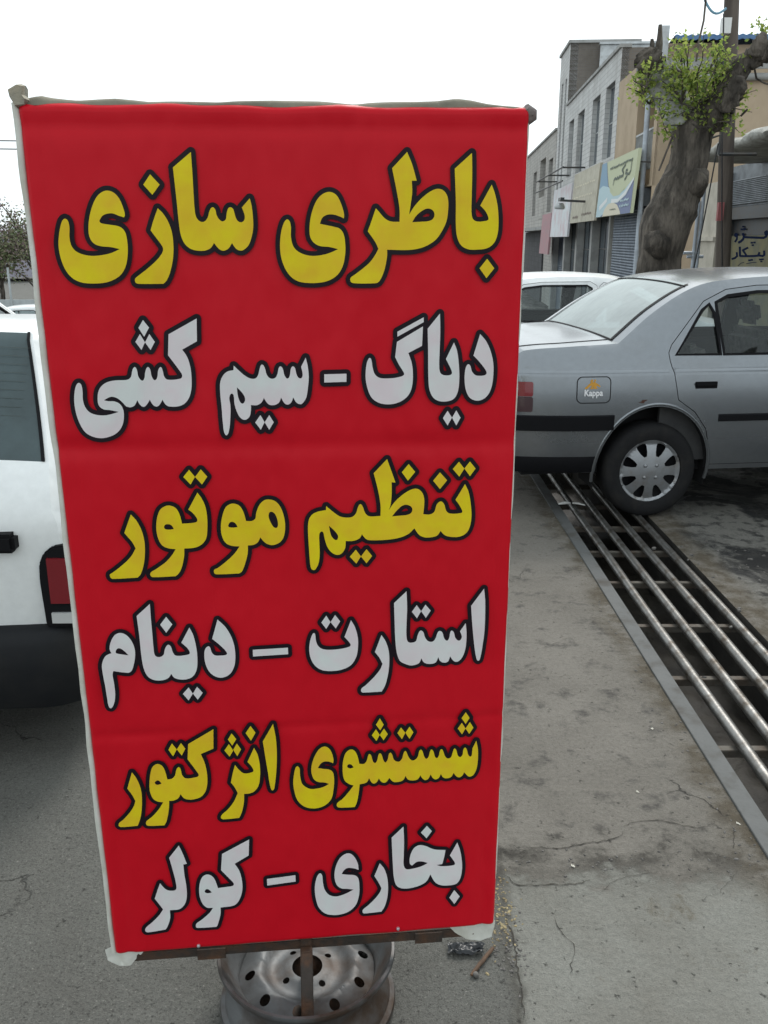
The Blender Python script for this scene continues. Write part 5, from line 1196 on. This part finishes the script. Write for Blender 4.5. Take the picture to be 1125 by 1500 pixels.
for p in (((1020, 90), (1024, 60), (1031, 30), (1034, 0)), ((1080, 150), (1092, 140), (1096, 132)), ((1085, 170), (1095, 160)), ((1103, 90), (1108, 115), (1120, 122), (1128, 124)), ((1012, 180), (1022, 187), (1042, 186)), ((985, 200), (975, 225), (965, 250))):
    tw.tube([q(x, y, -.3) for x, y in p], .012, 5)
tw.build('twigs', M['bark'], tree)
M['leaf'] = []
for i, c in enumerate(((.22, .30, .055), (.32, .38, .09), (.14, .21, .05))):
    m = bpy.data.materials.new('young_leaf'); t, b_, o = nodes(m)
    b_.inputs['Base Color'].default_value = c+(1,); b_.inputs['Roughness'].default_value = .6
    tl = N(t, 'BsdfTranslucent'); tl.inputs[0].default_value = tuple(min(1, x*1.5) for x in c)+(1,); ms = N(t, 'MixShader'); ms.inputs[0].default_value = .4
    nz = noise_n(t, coords(t), 5, 3); t.links.new(mixc(t, nz, c, tuple(x*.6 for x in c)), b_.inputs['Base Color'])
    t.links.new(b_.outputs[0], ms.inputs[1]); t.links.new(tl.outputs[0], ms.inputs[2]); t.links.new(ms.outputs[0], o.inputs[0]); M['leaf'].append(m)
def leaf(b, p, size, up=.3):
    d = Vector((random.gauss(0, 1), random.gauss(0, 1), random.gauss(up, .8))).normalized(); s_ = d.orthogonal().normalized(); s_.rotate(Matrix.Rotation(random.uniform(0, 6.3), 3, d)); e = d.cross(s_)
    L_ = size*random.uniform(.7, 1.3); w_ = L_*.33; c = e*L_*.18
    b.add([p, p+d*L_*.45+s_*w_+c, p+d*L_, p+d*L_*.45-s_*w_+c], [(0, 1, 2), (0, 2, 3)])
random.seed(3)
clumps = [(1005, 95, .22, 70), (1015, 110, .25, 80), (1030, 100, .18, 40), (1000, 130, .25, 90), (1022, 135, .28, 110), (1040, 125, .22, 60), (1052, 105, .22, 70), (1060, 90, .18, 50), (1050, 140, .22, 70), (1030, 158, .28, 110), (1008, 165, .22, 70), (1065, 158, .2, 60), (1072, 165, .15, 30),
          (948, 112, .17, 45), (943, 125, .15, 50), (952, 140, .15, 50), (944, 100, .14, 30), (960, 95, .15, 35), (970, 165, .1, 25), (978, 190, .07, 10), (985, 150, .12, 20), (1000, 85, .12, 20), (1055, 82, .12, 25), (1116, 52, .06, 8), (990, 108, .1, 18)]
lb = [MB() for _ in range(3)]; shoots = MB()
for px, py, r, n in clumps:
    c = q(px, py, random.uniform(-.35, .15)); base = c-Vector((0, 0, r*.6))
    for _ in range(max(3, n//10)):
        tip = c+Vector((random.gauss(0, r*.85), random.gauss(0, r*.7), random.gauss(.05, r*.8))); mid = base.lerp(tip, .5)+Vector((random.gauss(0, .03), random.gauss(0, .03), .02))
        shoots.tube([base, mid, tip], [.008, .006, .003], 4)
        for i in range(17):
            p = mid.lerp(tip, random.random())+Vector((random.gauss(0, .05), random.gauss(0, .05), random.gauss(0, .05))); leaf(lb[random.choice((0, 0, 1, 1, 1, 2))], p, .052)
shoots.build('shoots', M['bark'], tree)
for i, b in enumerate(lb): b.build('leaves', M['leaf'][i], tree)

pb = at(1058, 400, 13); pt = at(1072, 0, 13)
dirp = (pt-pb); gz = ground_z(0, 13); base = pb-dirp*((pb.z-gz)/dirp.z); top_ = base+dirp*((9.0-gz)/dirp.z)
M['wood_pole'] = mat('weathered_pole_wood', (.115, .095, .08), .9, 0, (.07, .058, .05), 10, bump=.5, bscale=30, stretch=(1, 1, .08))
b = MB(); b.tube([base.lerp(top_, i/24)-base for i in range(25)], [.105-.02*i/24 for i in range(25)], 20, wob=.04)
pole = empty('utility_pole', base, 0, 'weathered wooden utility pole standing behind the silver car', 'pole'); b.build('shaft', M['wood_pole'], pole, smooth=60)
f = lambda px, py, dy=0: at(px, py, 13+dy)-base
b = MB(); b.tube([f(1053, 226, -.2), f(1108, 226, -.2)], .025, 6); b.tube([f(1053, 226, -.2), f(1055, 198, -.2), f(1030, 206, -.2)], .02, 6); b.build('bracket', M['steel_d'], pole)
b = MB(); b.box(-.05, .03, -.03, .03, -.12, .12, Matrix.Translation(f(1056, 310, -.13))); b.build('red_tag', flat('faded_red_tag', (.30, .10, .10), .6), pole)
b = MB(); b.box(-.06, .06, -.04, .04, -.09, .09, Matrix.Translation(f(1063, 38, -.15))); b.build('insulator', M['plate'], pole)
cm = flat('black_cable', (.02, .02, .022), .5)
for k, (a, c, lab) in enumerate((((1064, 12), (1030, -6), 'pale blue cable leaving the wooden pole near its top'), ((1060, 20), (1058, 420), 'black cable running down the side of the wooden pole'), ((1052, 210), (1010, 420), 'thin wire slanting down from the pole bracket past the trunk'))):
    A, B = at(*a, 12.7), at(*c, 12.7); b = MB()
    b.tube([A.lerp(B, i/10)+Vector((0, 0, -.12*math.sin(PI*i/10))) for i in range(11)], .010 if k else .016, 5); tag(b.build('cable', cm if k else flat('blue_cable', (.15, .3, .4), .5)), lab, 'cable')
A, B = Vector((-9, 14, 5.0)), Vector((-4.2, 14, 4.6))
for k in range(2):
    b = MB(); b.tube([Vector((-14+12*i/16, 20, 3.86-.16*k-.012*i-.15*math.sin(PI*i/16))) for i in range(17)], .012, 5)
    tag(b.build('overhead_wire', cm), 'thin overhead wire crossing the sky at the left edge', 'wire', 'overhead wires at the left')

# low pipes and junk against the shop end behind the tree
for k, (px, lab) in enumerate(((1022, 'pale gas pipe standing behind the tree trunk'), (1030, 'pale gas pipe nearest the workshop pier'))):
    A = at(px+2, 295-20*k, 17.2); B = Vector((A.x-.02, 17.2, ground_z(0, 17)-.2)); b = MB()
    b.tube([A+Vector((-.25, 0, -.05)), A+Vector((-.05, 0, 0)), A, A-Vector((0, 0, .2)), B], .035, 8); b.tube([A-Vector((.2, 0, .9+.3*k)), A-Vector((-.1, 0, .9+.3*k))], .03, 8)
    tag(b.build('gas_pipe', M['pipe_w'], smooth=60), lab, 'pipe')

# ------------------------------------------------------------------ far left: fence, trees, hills of houses
M['fence_w'] = mat('pale_sheet_fence', (.50, .54, .55), .6, .1, (.40, .43, .44), 3)
def L(px, py, Y): return at(px, py, Y)
fz = ground_z(0, 46)
fr = empty('sheet_fence', (-17.5, 40, fz), 0, 'pale sheet metal fence with thin posts at the far left', 'fence')
b = MB()
for i in range(14): b.box(-14+i*1.7, -14+i*1.7+1.62, -.03, .03, .15, 1.05)
b.build('panel', M['fence_w'], fr)
for i in range(14):
    b = MB(); b.tube([(-14.05+i*1.7, -.06, 0), (-14.05+i*1.7, -.06, 2.4)], .05, 8); b.build('post', M['fence_w'], fr)
random.seed(8)
def far_tree(name, x, y, h, spread, label, cols, n=1500, ls=.22):
    z0 = ground_z(0, y); rt = empty(name, (x, y, z0), 0, label, 'tree', 'trees beyond the fence'); tb_ = MB()
    tb_.tube([(0, 0, 0), (.1, 0, h*.2), (.05, .1, h*.45)], [.16, .12, .07], 8)
    tips = []
    for k in range(34):
        a = random.uniform(0, 6.3); s_ = Vector((.05, 0, h*random.uniform(.18, .5))); e = s_+Vector((math.cos(a)*spread*random.uniform(.25, 1), math.sin(a)*spread*random.uniform(.25, 1), h*random.uniform(.15, .5)))
        m_ = s_.lerp(e, .5)+Vector((0, 0, .2)); tb_.tube([s_, m_, e], [.045, .03, .01], 5); tips += [(m_, e)]
    tb_.build('trunk', M['bark'], rt); bs = [MB() for _ in cols]
    for i in range(n):
        m_, e = random.choice(tips); p = m_.lerp(e, random.uniform(.1, 1.15))+Vector((random.gauss(0, .28), random.gauss(0, .28), random.gauss(0, .28))); leaf(bs[i % len(cols)], p, ls)
    for bb, c in zip(bs, cols): bb.build('crown', c, rt)
dkl = mat('dull_spring_leaf', (.22, .20, .12), .8, 0, (.15, .15, .1), 4); grl = mat('dull_green_leaf', (.17, .21, .09), .8, 0, (.12, .15, .08), 4); ppl = mat('brown_bud_cluster', (.24, .17, .17), .8, 0, (.18, .14, .13), 4)
far_tree('far_tree', -16.6, 44, 6.2, 2.3, 'bare branched spring tree standing behind the fence', (dkl, grl, ppl), 3000, .14)
far_tree('far_tree', -19.2, 46, 5.0, 2.0, 'low olive bushy tree at the far left edge', (grl, dkl), 3600, .16)
far_tree('far_tree', -14.2, 45, 6.6, 2.2, 'brown budding tree beside the edge of the red sign', (grl, ppl, dkl), 3000, .14)
for k, (x, y, h, w_, c, lab) in enumerate(((-41, 95, 4.0, 12, (.38, .36, .42), 'dim mauve house far behind the trees'), (-29, 98, 4.6, 10, (.42, .39, .41), 'pale dim house far behind the trees'))):
    rt = empty('far_house', (x, y, -2.1), 0, lab, 'house', 'far houses'); b = MB(); b.box(-w_/2, w_/2, 0, 8, 0, h); b.build('wall', mat('far_house_wall', c, .9, 0, tuple(v*.8 for v in c), 1), rt)
    b = MB(); b.box(-w_/2-.3, w_/2+.3, -.3, 8.3, h, h+.3); b.build('roof', M['concrete'], rt)
    for i in range(4):
        b = MB(); b.box(-w_/2+1+i*w_/4, -w_/2+2.2+i*w_/4, -.05, .0, 2.5, 4); b.build('window', M['win_dark'], rt)
# low mauve hills closing the street
b = MB(); b.grid(lambda u, v: (-260+520*u, 330+90*v, -3+(11+5*noise.noise(Vector((u*9, 0, 2)))+2*noise.noise(Vector((u*31, v*3, 6))))*math.sin(v*PI*.5)), 90, 8)
tag(b.build('hills', mat('mauve_hillside', (.33, .32, .36), .95, 0, (.26, .27, .28), .03), smooth=180), kind='structure')
